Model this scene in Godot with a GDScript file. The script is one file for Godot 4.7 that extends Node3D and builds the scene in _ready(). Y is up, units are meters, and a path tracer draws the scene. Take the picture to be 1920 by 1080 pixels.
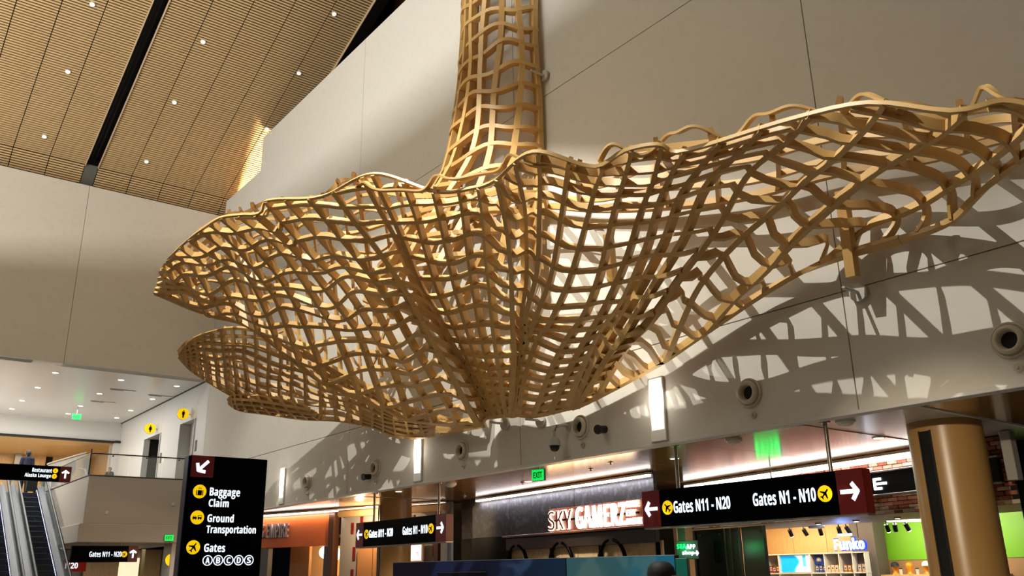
extends Node3D
# An airport hall: a bent wood lattice flowing down a tall pale wall above a row of shops. Metres, y up; the tall wall lies in the plane z = 0.

const SPOTS := [[Vector3(-13.5, 18.5, 9.2), Vector3(-17.5, 5.6, 1.6), 285.0, 34.0], [Vector3(-9.5, 18.5, 9.2), Vector3(-6.5, 4.8, 0.8), 285.0, 34.0]]

var taken := {}
var mats := {}

# ---------------------------------------------------------------- materials
func mat(key: String, col: Color, rough := 0.6, metal := 0.0) -> StandardMaterial3D:
	if mats.has(key):
		return mats[key]
	var m := StandardMaterial3D.new()
	m.resource_name = key
	m.albedo_color = col
	m.roughness = rough
	m.metallic = metal
	mats[key] = m
	return m

func glow(key: String, col: Color, power: float) -> StandardMaterial3D:
	if mats.has(key):
		return mats[key]
	var m := mat(key, col, 0.5)
	m.emission_enabled = true
	m.emission = col
	m.emission_energy_multiplier = power
	return m

func pane_mat(key: String, col: Color, alpha: float) -> StandardMaterial3D:
	var m := mat(key, Color(col.r, col.g, col.b, alpha), 0.03)
	m.transparency = BaseMaterial3D.TRANSPARENCY_ALPHA
	return m

func noise_tex(seed_no: int, freq: float, ramp: Array, w := 256, h := 256, stretch := Vector2(1, 1)) -> ImageTexture:
	var n := FastNoiseLite.new()
	n.seed = seed_no
	n.frequency = freq
	n.fractal_octaves = 4
	var im := Image.create(w, h, false, Image.FORMAT_RGB8)
	for y in h:
		for x in w:
			# blended over its own edges so that it repeats without a seam
			var fx := float(x) / w
			var fy := float(y) / h
			var a := n.get_noise_2d(x * stretch.x, y * stretch.y)
			var b := n.get_noise_2d((x - w) * stretch.x, y * stretch.y)
			var c := n.get_noise_2d(x * stretch.x, (y - h) * stretch.y)
			var d := n.get_noise_2d((x - w) * stretch.x, (y - h) * stretch.y)
			var v := lerpf(lerpf(a, b, fx), lerpf(c, d, fx), fy) * 1.5 * 0.5 + 0.5
			v = clampf(v, 0.0, 0.999) * (ramp.size() - 1)
			var i := int(v)
			var ca: Color = ramp[i]
			var cb: Color = ramp[i + 1]
			im.set_pixel(x, y, ca.lerp(cb, v - i))
	im.generate_mipmaps()
	return ImageTexture.create_from_image(im)

func world_tex(m: StandardMaterial3D, t: Texture2D, scale: Vector3) -> void:
	m.albedo_texture = t
	m.uv1_triplanar = true
	m.uv1_world_triplanar = true
	m.uv1_scale = scale

# ---------------------------------------------------------------- mesh building
class MB:
	var st := SurfaceTool.new()
	var used := false
	func _init() -> void:
		st.begin(Mesh.PRIMITIVE_TRIANGLES)
	func v(p: Vector3, n: Vector3, uv := Vector2.ZERO) -> void:
		st.set_normal(n)
		st.set_uv(uv)
		st.add_vertex(p)
	func tri(a: Vector3, b: Vector3, c: Vector3, out: Vector3) -> void:
		var n := (c - a).cross(b - a).normalized()
		if n.dot(out) < 0.0:
			var t := b
			b = c
			c = t
			n = -n
		v(a, n, Vector2(0, 0))
		v(b, n, Vector2(1, 0))
		v(c, n, Vector2(1, 1))
	func quad(a: Vector3, b: Vector3, c: Vector3, d: Vector3, out: Vector3) -> void:
		var n := (c - a).cross(b - a).normalized()
		if n.dot(out) < 0.0:
			var t := b
			b = d
			d = t
			n = -n
		v(a, n, Vector2(0, 0))
		v(b, n, Vector2(1, 0))
		v(c, n, Vector2(1, 1))
		v(a, n, Vector2(0, 0))
		v(c, n, Vector2(1, 1))
		v(d, n, Vector2(0, 1))
	func smooth_quad(p: Array, n: Array, uv: Array) -> void:
		# corners in order round the face; turned so that its front is on the side of its normals
		var g: Vector3 = (p[2] - p[0]).cross(p[1] - p[0])
		var order := [0, 1, 2, 0, 2, 3]
		if g.dot(n[0] + n[1] + n[2] + n[3]) < 0.0:
			order = [0, 2, 1, 0, 3, 2]
		for i in order:
			v(p[i], n[i], uv[i])
	func box(c: Vector3, s: Vector3, bev := 0.0, basis := Basis()) -> MB:
		used = true
		var h := s * 0.5
		bev = minf(bev, minf(h.x, minf(h.y, h.z)) * 0.45)
		for ax in 3:
			for sg in [-1.0, 1.0]:
				var b1 := (ax + 1) % 3
				var b2 := (ax + 2) % 3
				var q := []
				for k in [[-1, -1], [1, -1], [1, 1], [-1, 1]]:
					var p := Vector3()
					p[ax] = sg * h[ax]
					p[b1] = k[0] * (h[b1] - bev)
					p[b2] = k[1] * (h[b2] - bev)
					q.append(c + basis * p)
				var o := Vector3()
				o[ax] = sg
				quad(q[0], q[1], q[2], q[3], basis * o)
		if bev > 0.0:
			for ax in 3:
				var b1 := (ax + 1) % 3
				var b2 := (ax + 2) % 3
				for s1 in [-1.0, 1.0]:
					for s2 in [-1.0, 1.0]:
						var q := []
						for k in [[-1, 0], [1, 0], [1, 1], [-1, 1]]:
							var p := Vector3()
							p[ax] = k[0] * (h[ax] - bev)
							p[b1] = s1 * (h[b1] - (bev if k[1] == 0 else 0.0))
							p[b2] = s2 * (h[b2] - (0.0 if k[1] == 0 else bev))
							q.append(c + basis * p)
						var o := Vector3()
						o[b1] = s1
						o[b2] = s2
						quad(q[0], q[1], q[2], q[3], basis * o)
			for sx in [-1.0, 1.0]:
				for sy in [-1.0, 1.0]:
					for sz in [-1.0, 1.0]:
						var a := Vector3(sx * h.x, sy * (h.y - bev), sz * (h.z - bev))
						var b := Vector3(sx * (h.x - bev), sy * h.y, sz * (h.z - bev))
						var d := Vector3(sx * (h.x - bev), sy * (h.y - bev), sz * h.z)
						tri(c + basis * a, c + basis * b, c + basis * d, basis * Vector3(sx, sy, sz))
		return self
	func cyl(a: Vector3, b: Vector3, r: float, seg := 16, r2 := -1.0, caps := true) -> MB:
		used = true
		if r2 < 0.0:
			r2 = r
		var ax := (b - a).normalized()
		var u := ax.cross(Vector3.UP if absf(ax.y) < 0.9 else Vector3.RIGHT).normalized()
		var w := ax.cross(u)
		for i in seg:
			var t0 := TAU * i / seg
			var t1 := TAU * (i + 1) / seg
			var n0 := u * cos(t0) + w * sin(t0)
			var n1 := u * cos(t1) + w * sin(t1)
			smooth_quad([a + n0 * r, a + n1 * r, b + n1 * r2, b + n0 * r2], [n0, n1, n1, n0], [Vector2(float(i) / seg, 0), Vector2(float(i + 1) / seg, 0), Vector2(float(i + 1) / seg, 1), Vector2(float(i) / seg, 1)])
			if caps:
				tri(a, a + n0 * r, a + n1 * r, -ax)
				tri(b, b + n0 * r2, b + n1 * r2, ax)
		return self
	func lathe(prof: Array, xf: Transform3D, seg := 24) -> MB:
		# prof: Vector2(radius, height) from bottom to top, turned about the local y axis
		used = true
		var nr := []
		for i in prof.size():
			var a: Vector2 = prof[maxi(i - 1, 0)]
			var b: Vector2 = prof[mini(i + 1, prof.size() - 1)]
			var d := (b - a).normalized()
			nr.append(Vector2(d.y, -d.x))
		for i in prof.size() - 1:
			for j in seg:
				var ps := []
				var ns := []
				for k in [[i, j], [i, j + 1], [i + 1, j + 1], [i + 1, j]]:
					var t: float = TAU * k[1] / seg
					var p: Vector2 = prof[k[0]]
					var n: Vector2 = nr[k[0]]
					ps.append(xf * Vector3(p.x * cos(t), p.y, p.x * sin(t)))
					ns.append((xf.basis * Vector3(n.x * cos(t), n.y, n.x * sin(t))).normalized())
				smooth_quad(ps, ns, [Vector2(0, 0), Vector2(1, 0), Vector2(1, 1), Vector2(0, 1)])
		return self
	func ball(c: Vector3, r: float, squash := Vector3.ONE, seg := 16) -> MB:
		var prof := []
		for i in seg / 2 + 1:
			var t := -PI / 2 + PI * i / (seg / 2)
			prof.append(Vector2(maxf(cos(t), 0.0001) * r, sin(t) * r))
		return lathe(prof, Transform3D(Basis.from_scale(squash), c), seg)
	func prism(poly: PackedVector2Array, xf: Transform3D, depth: float) -> MB:
		used = true
		var idx := Geometry2D.triangulate_polygon(poly)
		for i in range(0, idx.size(), 3):
			for z in [0.0, depth]:
				var a := poly[idx[i]]
				var b := poly[idx[i + 1]]
				var c := poly[idx[i + 2]]
				tri(xf * Vector3(a.x, a.y, z), xf * Vector3(b.x, b.y, z), xf * Vector3(c.x, c.y, z), xf.basis * Vector3(0, 0, 1.0 if z > 0.0 else -1.0))
		var area := 0.0
		for i in poly.size():
			area += poly[i].cross(poly[(i + 1) % poly.size()])
		for i in poly.size():
			var a := poly[i]
			var b := poly[(i + 1) % poly.size()]
			var o := Vector2(b.y - a.y, a.x - b.x) * signf(area)
			quad(xf * Vector3(a.x, a.y, 0), xf * Vector3(b.x, b.y, 0), xf * Vector3(b.x, b.y, depth), xf * Vector3(a.x, a.y, depth), xf.basis * Vector3(o.x, o.y, 0))
		return self
	func tube(pts: Array, r: float, seg := 8, closed := false) -> MB:
		used = true
		var n := pts.size()
		var ring := []
		var up := Vector3.UP
		for i in n:
			var a: Vector3 = pts[(i - 1 + n) % n] if closed else pts[maxi(i - 1, 0)]
			var b: Vector3 = pts[(i + 1) % n] if closed else pts[mini(i + 1, n - 1)]
			var t := (b - a).normalized()
			if absf(t.dot(up)) > 0.95:
				up = Vector3.RIGHT
			var s := t.cross(up).normalized()
			var w := s.cross(t)
			var rr := []
			for j in seg:
				var ang := TAU * j / seg
				rr.append(s * cos(ang) + w * sin(ang))
			ring.append(rr)
		for i in (n if closed else n - 1):
			var k := (i + 1) % n
			for j in seg:
				var l := (j + 1) % seg
				smooth_quad([pts[i] + ring[i][j] * r, pts[i] + ring[i][l] * r, pts[k] + ring[k][l] * r, pts[k] + ring[k][j] * r], [ring[i][j], ring[i][l], ring[k][l], ring[k][j]], [Vector2.ZERO, Vector2.RIGHT, Vector2.ONE, Vector2.DOWN])
		return self
	func add(mesh: Mesh, xf: Transform3D) -> MB:
		used = true
		st.append_from(mesh, 0, xf)
		return self
	func done() -> ArrayMesh:
		st.index()
		return st.commit()

# ---------------------------------------------------------------- naming
func numbered(called: String) -> String:
	var k: int = taken.get(called, 0)
	taken[called] = k + 1
	return called if k == 0 else "%s_%03d" % [called, k]

func tag(o: Node, label := "", category := "", group := "", kind := "") -> Node:
	if label:
		o.set_meta("label", label)
	if category:
		o.set_meta("category", category)
	if group:
		o.set_meta("group", group)
	if kind:
		o.set_meta("kind", kind)
	return o

func thing(called: String, label: String, category: String, at := Vector3.ZERO, turn := 0.0, group := "") -> Node3D:
	var o := Node3D.new()
	o.name = numbered(called)
	add_child(o)
	o.position = at
	o.rotation.y = turn
	tag(o, label, category, group)
	return o

func structure(called: String, label := "") -> Node3D:
	var o := Node3D.new()
	o.name = numbered(called)
	add_child(o)
	tag(o, label, "", "", "structure")
	return o

func part(called: String, mb, m: Material, parent: Node, at := Vector3.ZERO) -> MeshInstance3D:
	var o := MeshInstance3D.new()
	o.name = called
	o.mesh = mb.done() if mb is MB else mb
	o.material_override = m
	parent.add_child(o, true)
	o.position = at
	return o

func solo(called: String, mb, m: Material, label := "", category := "", group := "", kind := "", at := Vector3.ZERO) -> MeshInstance3D:
	var o := MeshInstance3D.new()
	o.name = numbered(called)
	o.mesh = mb.done() if mb is MB else mb
	o.material_override = m
	add_child(o)
	o.position = at
	tag(o, label, category, group, kind)
	return o

func copy(o: Node3D, label: String, at: Vector3, turn := 0.0) -> Node3D:
	var base := String(o.name)
	var c := o.duplicate()
	c.name = numbered(base)
	add_child(c)
	c.position = at
	c.rotation.y = turn
	c.set_meta("label", label)
	return c

# ---------------------------------------------------------------- lights
func spot(called: String, at: Vector3, to: Vector3, energy: float, angle: float, soft: float, size: float, col: Color) -> void:
	var l := SpotLight3D.new()
	l.name = called
	add_child(l, true)
	l.look_at_from_position(at, to, Vector3.UP if absf((to - at).normalized().y) < 0.99 else Vector3.RIGHT)
	l.light_energy = energy
	l.spot_angle = angle
	l.spot_angle_attenuation = soft
	l.light_size = size
	l.light_color = col
	l.spot_range = 60.0
	l.spot_attenuation = 2.0
	l.shadow_enabled = true

func omni(called: String, at: Vector3, energy: float, size: float, col: Color) -> void:
	var l := OmniLight3D.new()
	l.name = called
	add_child(l, true)
	l.position = at
	l.light_energy = energy
	l.light_size = size
	l.light_color = col
	l.omni_range = 60.0
	l.omni_attenuation = 2.0
	l.shadow_enabled = true

func panel_light(called: String, at: Vector3, to: Vector3, size: Vector2, energy: float, col: Color) -> void:
	var l := AreaLight3D.new()
	l.name = called
	add_child(l, true)
	l.look_at_from_position(at, to, Vector3.UP if absf((to - at).normalized().y) < 0.99 else Vector3.RIGHT)
	l.area_size = size
	l.light_energy = energy
	l.light_color = col
	l.area_range = 60.0
	l.shadow_enabled = true

# ---------------------------------------------------------------- lettering and signs
func letters(text: String, w: float, h: float, depth := 0.008, bold := true, mono := false) -> ArrayMesh:
	# lettering whose ink fills w by h, centred, facing +z
	var f := SystemFont.new()
	f.font_names = PackedStringArray(["Droid Sans Mono" if mono else "Droid Sans"])
	f.font_weight = 700 if bold else 400
	var tm := TextMesh.new()
	tm.font = f
	tm.text = text
	tm.font_size = 64
	tm.pixel_size = 0.01
	tm.depth = 0.05
	tm.curve_step = 1.0
	var bb := tm.get_aabb()
	var s := Vector3(w / bb.size.x, h / bb.size.y, depth / bb.size.z)
	var c := bb.get_center()
	var mb := MB.new()
	mb.add(tm, Transform3D(Basis.from_scale(s), Vector3(-c.x * s.x, -c.y * s.y, -c.z * s.z)))
	return mb.done()

func arrow_mesh(size: float, dir: float, depth := 0.008) -> ArrayMesh:
	# a bold arrow that points along +x turned by dir
	var t := size * 0.1
	var r := size * 0.5
	var p := PackedVector2Array([Vector2(-r, -t), Vector2(r - t * 3.0, -t), Vector2(r * 0.12 - t * 0.2, -r * 0.78 + t * 0.6), Vector2(r * 0.12 + t * 1.4, -r * 0.92), Vector2(r, -t * 0.4), Vector2(r, t * 0.4), Vector2(r * 0.12 + t * 1.4, r * 0.92), Vector2(r * 0.12 - t * 0.2, r * 0.78 - t * 0.6), Vector2(r - t * 3.0, t), Vector2(-r, t)])
	return MB.new().prism(p, Transform3D(Basis(Vector3(0, 0, 1), dir), Vector3.ZERO), depth).done()

func disc_mesh(r: float, depth := 0.006) -> ArrayMesh:
	var p := PackedVector2Array()
	for i in 32:
		p.append(Vector2(cos(TAU * i / 32), sin(TAU * i / 32)) * r)
	return MB.new().prism(p, Transform3D(), depth).done()

func ring_mesh(r: float, t: float, depth := 0.006) -> ArrayMesh:
	var mb := MB.new()
	for i in 32:
		var a := Vector3(cos(TAU * i / 32), sin(TAU * i / 32), 0)
		var b := Vector3(cos(TAU * (i + 1) / 32), sin(TAU * (i + 1) / 32), 0)
		var z := Vector3(0, 0, depth)
		mb.quad(a * (r - t) + z, b * (r - t) + z, b * r + z, a * r + z, Vector3.BACK)
		mb.quad(a * r, b * r, b * r + z, a * r + z, a)
		mb.quad(a * (r - t), b * (r - t), b * (r - t) + z, a * (r - t) + z, -a)
	return mb.done()

func plane_icon(s: float, turn: float, depth := 0.005) -> ArrayMesh:
	var half := [Vector2(0, 0.5), Vector2(0.06, 0.42), Vector2(0.07, 0.16), Vector2(0.46, -0.1), Vector2(0.46, -0.2), Vector2(0.07, -0.07), Vector2(0.05, -0.32), Vector2(0.17, -0.42), Vector2(0.17, -0.5), Vector2(0, -0.45)]
	var p := PackedVector2Array()
	for q in half:
		p.append(q * s)
	for i in range(half.size() - 2, 0, -1):
		p.append(Vector2(-half[i].x, half[i].y) * s)
	return MB.new().prism(p, Transform3D(Basis(Vector3(0, 0, 1), turn), Vector3.ZERO), depth).done()

# ---------------------------------------------------------------- the lattice sculpture
class Rib:
	var u := 0.0
	var top := 0.0
	var low := 0.0
	var pts := []
	var ripple := 0.0
	func at(v: float) -> Vector3:
		var n := pts.size() - 1
		var f := clampf(v, 0.0, 1.0) * n
		var i := mini(int(f), n - 1)
		var s := f - i
		var a: Vector3 = pts[maxi(i - 1, 0)]
		var b: Vector3 = pts[i]
		var c: Vector3 = pts[i + 1]
		var d: Vector3 = pts[mini(i + 2, n)]
		return b.cubic_interpolate(c, a, d, s)

func rib_line(u: float, top: float, low: float, pts: Array) -> Rib:
	var r := Rib.new()
	r.u = u
	r.top = top
	r.low = low
	r.pts = pts
	return r

func rib_index(net: Array, u: float) -> int:
	var i := 0
	while i < net.size() - 2 and net[i + 1].u < u:
		i += 1
	return i

func sheet(net: Array, u: float, v: float) -> Vector3:
	var i := rib_index(net, u)
	var h: float = net[i + 1].u - net[i].u
	var s: float = clampf((u - net[i].u) / h, 0.0, 1.0)
	var b: Vector3 = net[i].at(v)
	var c: Vector3 = net[i + 1].at(v)
	var mb: Vector3 = (c - b) / h
	var mc := mb
	if i > 0:
		mb = (c - net[i - 1].at(v)) / (net[i + 1].u - net[i - 1].u)
	if i < net.size() - 2:
		mc = (net[i + 2].at(v) - b) / (net[i + 2].u - net[i].u)
	var s2 := s * s
	var s3 := s2 * s
	var p := b * (2 * s3 - 3 * s2 + 1) + mb * (h * (s3 - 2 * s2 + s)) + c * (3 * s2 - 2 * s3) + mc * (h * (s3 - s2))
	if net[0].ripple > 0.0:
		# the sheet ripples, most of all in its left lobe
		var fade: float = net[0].ripple * sqrt(maxf(sin(PI * clampf(v, 0.0, 1.0)), 0.0)) * smoothstep(0.0, 3.0, u) * (1.0 - 0.72 * smoothstep(15.0, 20.0, u))
		p += Vector3(0.35, 0.75, 0.55) * fade * (0.6 * sin(u * 1.75 + v * 7.0) + 0.55 * sin(u * 0.83 - v * 11.0 + 1.0))
	return p

func sheet_row(net: Array, u: float, k: float) -> float:
	var i := rib_index(net, u)
	var s: float = clampf((u - net[i].u) / (net[i + 1].u - net[i].u), 0.0, 1.0)
	var top := lerpf(net[i].top, net[i + 1].top, s)
	var low := lerpf(net[i].low, net[i + 1].low, s)
	return (k - top) / (low - top)

func sheet_normal(net: Array, u: float, v: float) -> Vector3:
	var e := 0.06
	u = minf(u, net[net.size() - 1].u - 0.8)
	var last: float = net[net.size() - 1].u
	var first: float = net[0].u
	var du := sheet(net, minf(u + e * 3, last), v) - sheet(net, maxf(u - e * 3, first), v)
	var dv := sheet(net, u, minf(v + e * 0.5, 1.0)) - sheet(net, u, maxf(v - e * 0.5, 0.0))
	return du.cross(dv).normalized()

func lath(pts: Array, nrm: Array, w0: float, d: float, w1 := -1.0) -> MB:
	# one bent strip of wood: w0 to w1 across in the sheet, d deep along the sheet's normal
	var mb := MB.new()
	mb.used = true
	var n := pts.size()
	var rings := []
	var along := 0.0
	var runs := []
	var last := Vector3.ZERO
	for i in n:
		var t: Vector3 = (pts[mini(i + 1, n - 1)] - pts[maxi(i - 1, 0)]).normalized()
		var nn: Vector3 = nrm[i]
		nn = (nn - t * nn.dot(t)).normalized()
		if i > 0 and nn.dot(last) < 0.0:
			nn = -nn
		if i > 0:
			nn = (nn + last * 1.5)
			nn = (nn - t * nn.dot(t)).normalized()
		last = nn
		var s := t.cross(nn)
		var w := w0 if w1 < 0.0 else lerpf(w0, w1, float(i) / (n - 1))
		var p: Vector3 = pts[i]
		rings.append([p - s * w / 2 - nn * d / 2, p + s * w / 2 - nn * d / 2, p + s * w / 2 + nn * d / 2, p - s * w / 2 + nn * d / 2, -nn, s, nn, -s, t])
		if i > 0:
			along += p.distance_to(pts[i - 1])
		runs.append(along)
	for i in n - 1:
		var a: Array = rings[i]
		var b: Array = rings[i + 1]
		for k in 4:
			var l := (k + 1) % 4
			var x: float = 0.25 * k
			mb.smooth_quad([a[k], a[l], b[l], b[k]], [a[4 + k], a[4 + k], b[4 + k], b[4 + k]], [Vector2(runs[i] * 0.35, x), Vector2(runs[i] * 0.35, x + 0.22), Vector2(runs[i + 1] * 0.35, x + 0.22), Vector2(runs[i + 1] * 0.35, x)])
	for e in [0, n - 1]:
		var r: Array = rings[e]
		mb.quad(r[0], r[1], r[2], r[3], -r[8] if e == 0 else r[8])
	return mb

func row_laths(net: Array, k: float, w: float, d: float, called: String, m: Material, parent: Node, step := 0.25, w1 := -1.0) -> void:
	# a strip along the row k of the sheet, ended where the row meets a rim
	var pts := []
	var nrm := []
	var last: float = net[net.size() - 1].u
	var u: float = net[0].u
	var was := false
	var prev_v := 0.0
	while u <= last + 0.001:
		var v := sheet_row(net, u, k)
		var inside := v >= 0.012 and v <= 1.0
		if inside != was and u > net[0].u:
			var goal := 0.012 if (minf(v, prev_v) < 0.012) else 1.0
			var ue := u - step + step * clampf((goal - prev_v) / (v - prev_v), 0.0, 1.0)
			pts.append(sheet(net, ue, goal))
			nrm.append(sheet_normal(net, ue, goal))
		if inside:
			pts.append(sheet(net, u, v))
			nrm.append(sheet_normal(net, u, v))
		elif pts.size() > 0:
			if pts.size() > 3:
				part(called, lath(pts, nrm, w, d, w1), m, parent)
			pts = []
			nrm = []
		was = inside
		prev_v = v
		u += step
	if pts.size() > 3:
		part(called, lath(pts, nrm, w, d, w1), m, parent)

func col_lath(net: Array, u: float, w: float, d: float, called: String, m: Material, parent: Node, n := 40, v0 := 0.0, v1 := 1.0, w1 := -1.0) -> void:
	var pts := []
	var nrm := []
	for i in n + 1:
		var v := lerpf(v0, v1, float(i) / n)
		pts.append(sheet(net, u, v))
		nrm.append(sheet_normal(net, u, v))
	part(called, lath(pts, nrm, w, d, w1), m, parent)

func edge_lath(net: Array, v: float, w: float, d: float, called: String, m: Material, parent: Node, u0: float, u1: float, step := 0.25) -> void:
	var pts := []
	var nrm := []
	var u := u0
	while u <= u1 + 0.001:
		pts.append(sheet(net, u, v))
		nrm.append(sheet_normal(net, u, v))
		u += step
	part(called, lath(pts, nrm, w, d), m, parent)

func sculpture() -> void:
	var front := []
	var back := []
	var lobe := []
	var lobe_back := []
	var tip := []
	front.append(rib_line(0, 4, 8, [Vector3(-20.27, 8.42, 5.50), Vector3(-20.36, 8.39, 5.49), Vector3(-20.45, 8.36, 5.47), Vector3(-20.53, 8.32, 5.46), Vector3(-20.61, 8.28, 5.44), Vector3(-20.69, 8.24, 5.43), Vector3(-20.77, 8.21, 5.43), Vector3(-20.85, 8.18, 5.42), Vector3(-20.92, 8.15, 5.41)]))
	front.append(rib_line(3, 3, 9, [Vector3(-19.57, 8.50, 5.60), Vector3(-19.58, 8.40, 5.43), Vector3(-19.58, 8.29, 5.27), Vector3(-19.60, 8.16, 5.11), Vector3(-19.65, 8.02, 4.96), Vector3(-19.72, 7.88, 4.82), Vector3(-19.80, 7.76, 4.68), Vector3(-19.90, 7.66, 4.56), Vector3(-20.00, 7.55, 4.43)]))
	front.append(rib_line(6, 2, 10, [Vector3(-18.19, 8.56, 5.60), Vector3(-18.19, 8.43, 5.25), Vector3(-18.18, 8.27, 4.93), Vector3(-18.25, 8.05, 4.65), Vector3(-18.38, 7.83, 4.40), Vector3(-18.55, 7.64, 4.18), Vector3(-18.76, 7.47, 3.98), Vector3(-19.00, 7.32, 3.79), Vector3(-19.25, 7.18, 3.61)]))
	front.append(rib_line(9.5, 1, 12, [Vector3(-16.83, 8.68, 5.40), Vector3(-16.90, 8.40, 4.87), Vector3(-16.97, 8.08, 4.39), Vector3(-17.11, 7.77, 3.97), Vector3(-17.31, 7.50, 3.64), Vector3(-17.56, 7.19, 3.29), Vector3(-17.84, 6.82, 2.93), Vector3(-18.15, 6.40, 2.55), Vector3(-18.48, 5.95, 2.16)]))
	front.append(rib_line(11, 0.8, 13.5, [Vector3(-16.09, 8.56, 5.20), Vector3(-16.19, 8.28, 4.64), Vector3(-16.27, 7.92, 4.09), Vector3(-16.40, 7.55, 3.58), Vector3(-16.59, 7.21, 3.12), Vector3(-16.83, 6.92, 2.70), Vector3(-17.15, 6.48, 2.26), Vector3(-17.51, 6.00, 1.79), Vector3(-17.88, 5.49, 1.31)]))
	front.append(rib_line(12.4, 0.7, 14.5, [Vector3(-15.42, 8.41, 5.05), Vector3(-15.57, 8.15, 4.47), Vector3(-15.69, 7.77, 3.89), Vector3(-15.84, 7.38, 3.31), Vector3(-16.03, 7.01, 2.75), Vector3(-16.29, 6.62, 2.20), Vector3(-16.67, 6.18, 1.72), Vector3(-17.10, 5.70, 1.24), Vector3(-17.54, 5.19, 0.73)]))
	front.append(rib_line(13, 0.5, 15, [Vector3(-15.38, 8.65, 5.00), Vector3(-15.50, 8.38, 4.53), Vector3(-15.53, 7.71, 3.77), Vector3(-15.62, 7.32, 3.22), Vector3(-15.78, 6.90, 2.66), Vector3(-16.02, 6.48, 2.12), Vector3(-16.34, 6.09, 1.60), Vector3(-16.75, 5.59, 1.08), Vector3(-17.21, 5.00, 0.55)]))
	front.append(rib_line(16, 0, 16.5, [Vector3(-13.61, 8.22, 4.60), Vector3(-13.58, 7.81, 4.18), Vector3(-13.49, 7.28, 3.63), Vector3(-13.51, 6.88, 3.23), Vector3(-13.63, 6.34, 2.77), Vector3(-13.81, 5.80, 2.27), Vector3(-14.01, 5.39, 1.75), Vector3(-14.26, 4.94, 1.19), Vector3(-14.53, 4.48, 0.60)]))
	front.append(rib_line(18, -1, 16, [Vector3(-12.63, 8.43, 4.10), Vector3(-12.97, 7.94, 3.52), Vector3(-13.27, 7.50, 3.03), Vector3(-13.56, 6.89, 2.49), Vector3(-13.74, 6.43, 1.96), Vector3(-13.93, 5.92, 1.48), Vector3(-14.07, 5.48, 1.03), Vector3(-14.20, 5.03, 0.62), Vector3(-14.41, 4.65, 0.35)]))
	front.append(rib_line(20, 0, 16, [Vector3(-11.53, 7.84, 3.50), Vector3(-11.98, 7.64, 3.08), Vector3(-12.44, 7.01, 2.55), Vector3(-12.82, 6.62, 2.14), Vector3(-13.16, 6.11, 1.67), Vector3(-13.46, 5.67, 1.26), Vector3(-13.71, 5.35, 0.92), Vector3(-13.95, 5.01, 0.58), Vector3(-14.17, 4.66, 0.25)]))
	front.append(rib_line(22, 0, 16, [Vector3(-10.46, 7.54, 3.40), Vector3(-10.92, 7.37, 2.98), Vector3(-11.42, 6.85, 2.55), Vector3(-11.86, 6.46, 2.15), Vector3(-12.32, 5.95, 1.74), Vector3(-12.74, 5.52, 1.33), Vector3(-13.12, 5.21, 0.95), Vector3(-13.49, 4.93, 0.59), Vector3(-13.85, 4.64, 0.22)]))
	front.append(rib_line(23, 0, 16, [Vector3(-9.96, 7.46, 3.40), Vector3(-10.48, 6.97, 2.82), Vector3(-10.99, 6.54, 2.38), Vector3(-11.46, 6.19, 1.99), Vector3(-11.92, 5.82, 1.59), Vector3(-12.38, 5.45, 1.21), Vector3(-12.84, 5.15, 0.88), Vector3(-13.27, 4.88, 0.55), Vector3(-13.69, 4.61, 0.22)]))
	front.append(rib_line(25, -4, 16, [Vector3(-8.86, 7.49, 3.50), Vector3(-9.51, 7.46, 2.92), Vector3(-10.15, 7.20, 2.40), Vector3(-10.85, 6.57, 1.87), Vector3(-11.57, 6.05, 1.52), Vector3(-12.09, 5.77, 1.15), Vector3(-12.65, 5.33, 0.84), Vector3(-13.13, 4.96, 0.53), Vector3(-13.57, 4.59, 0.22)]))
	front.append(rib_line(27, -4, 16, [Vector3(-8.18, 7.15, 2.90), Vector3(-8.85, 7.27, 2.38), Vector3(-9.59, 6.94, 1.92), Vector3(-10.44, 6.31, 1.54), Vector3(-11.25, 5.84, 1.29), Vector3(-11.82, 5.73, 1.04), Vector3(-12.44, 5.31, 0.79), Vector3(-12.98, 4.94, 0.52), Vector3(-13.45, 4.59, 0.22)]))
	front.append(rib_line(28, -5, 16, [Vector3(-7.68, 7.23, 2.80), Vector3(-8.32, 7.19, 2.31), Vector3(-8.96, 6.96, 1.88), Vector3(-9.72, 6.29, 1.46), Vector3(-10.47, 5.78, 1.16), Vector3(-11.19, 5.51, 0.99), Vector3(-11.85, 5.17, 0.76), Vector3(-12.45, 4.82, 0.48), Vector3(-13.03, 4.50, 0.22)]))
	front.append(rib_line(29, -5, 16, [Vector3(-7.24, 7.20, 2.60), Vector3(-7.83, 7.04, 2.16), Vector3(-8.41, 6.83, 1.81), Vector3(-9.12, 6.25, 1.49), Vector3(-9.90, 5.70, 1.26), Vector3(-10.60, 5.38, 1.06), Vector3(-11.27, 5.07, 0.81), Vector3(-11.91, 4.77, 0.52), Vector3(-12.52, 4.48, 0.22)]))
	front.append(rib_line(30, -5, 15.5, [Vector3(-7.06, 7.07, 2.40), Vector3(-7.54, 7.07, 2.08), Vector3(-8.08, 6.80, 1.81), Vector3(-8.68, 6.31, 1.50), Vector3(-9.43, 5.65, 1.27), Vector3(-10.10, 5.36, 1.09), Vector3(-10.76, 5.06, 0.84), Vector3(-11.40, 4.78, 0.55), Vector3(-12.03, 4.49, 0.22)]))
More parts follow.
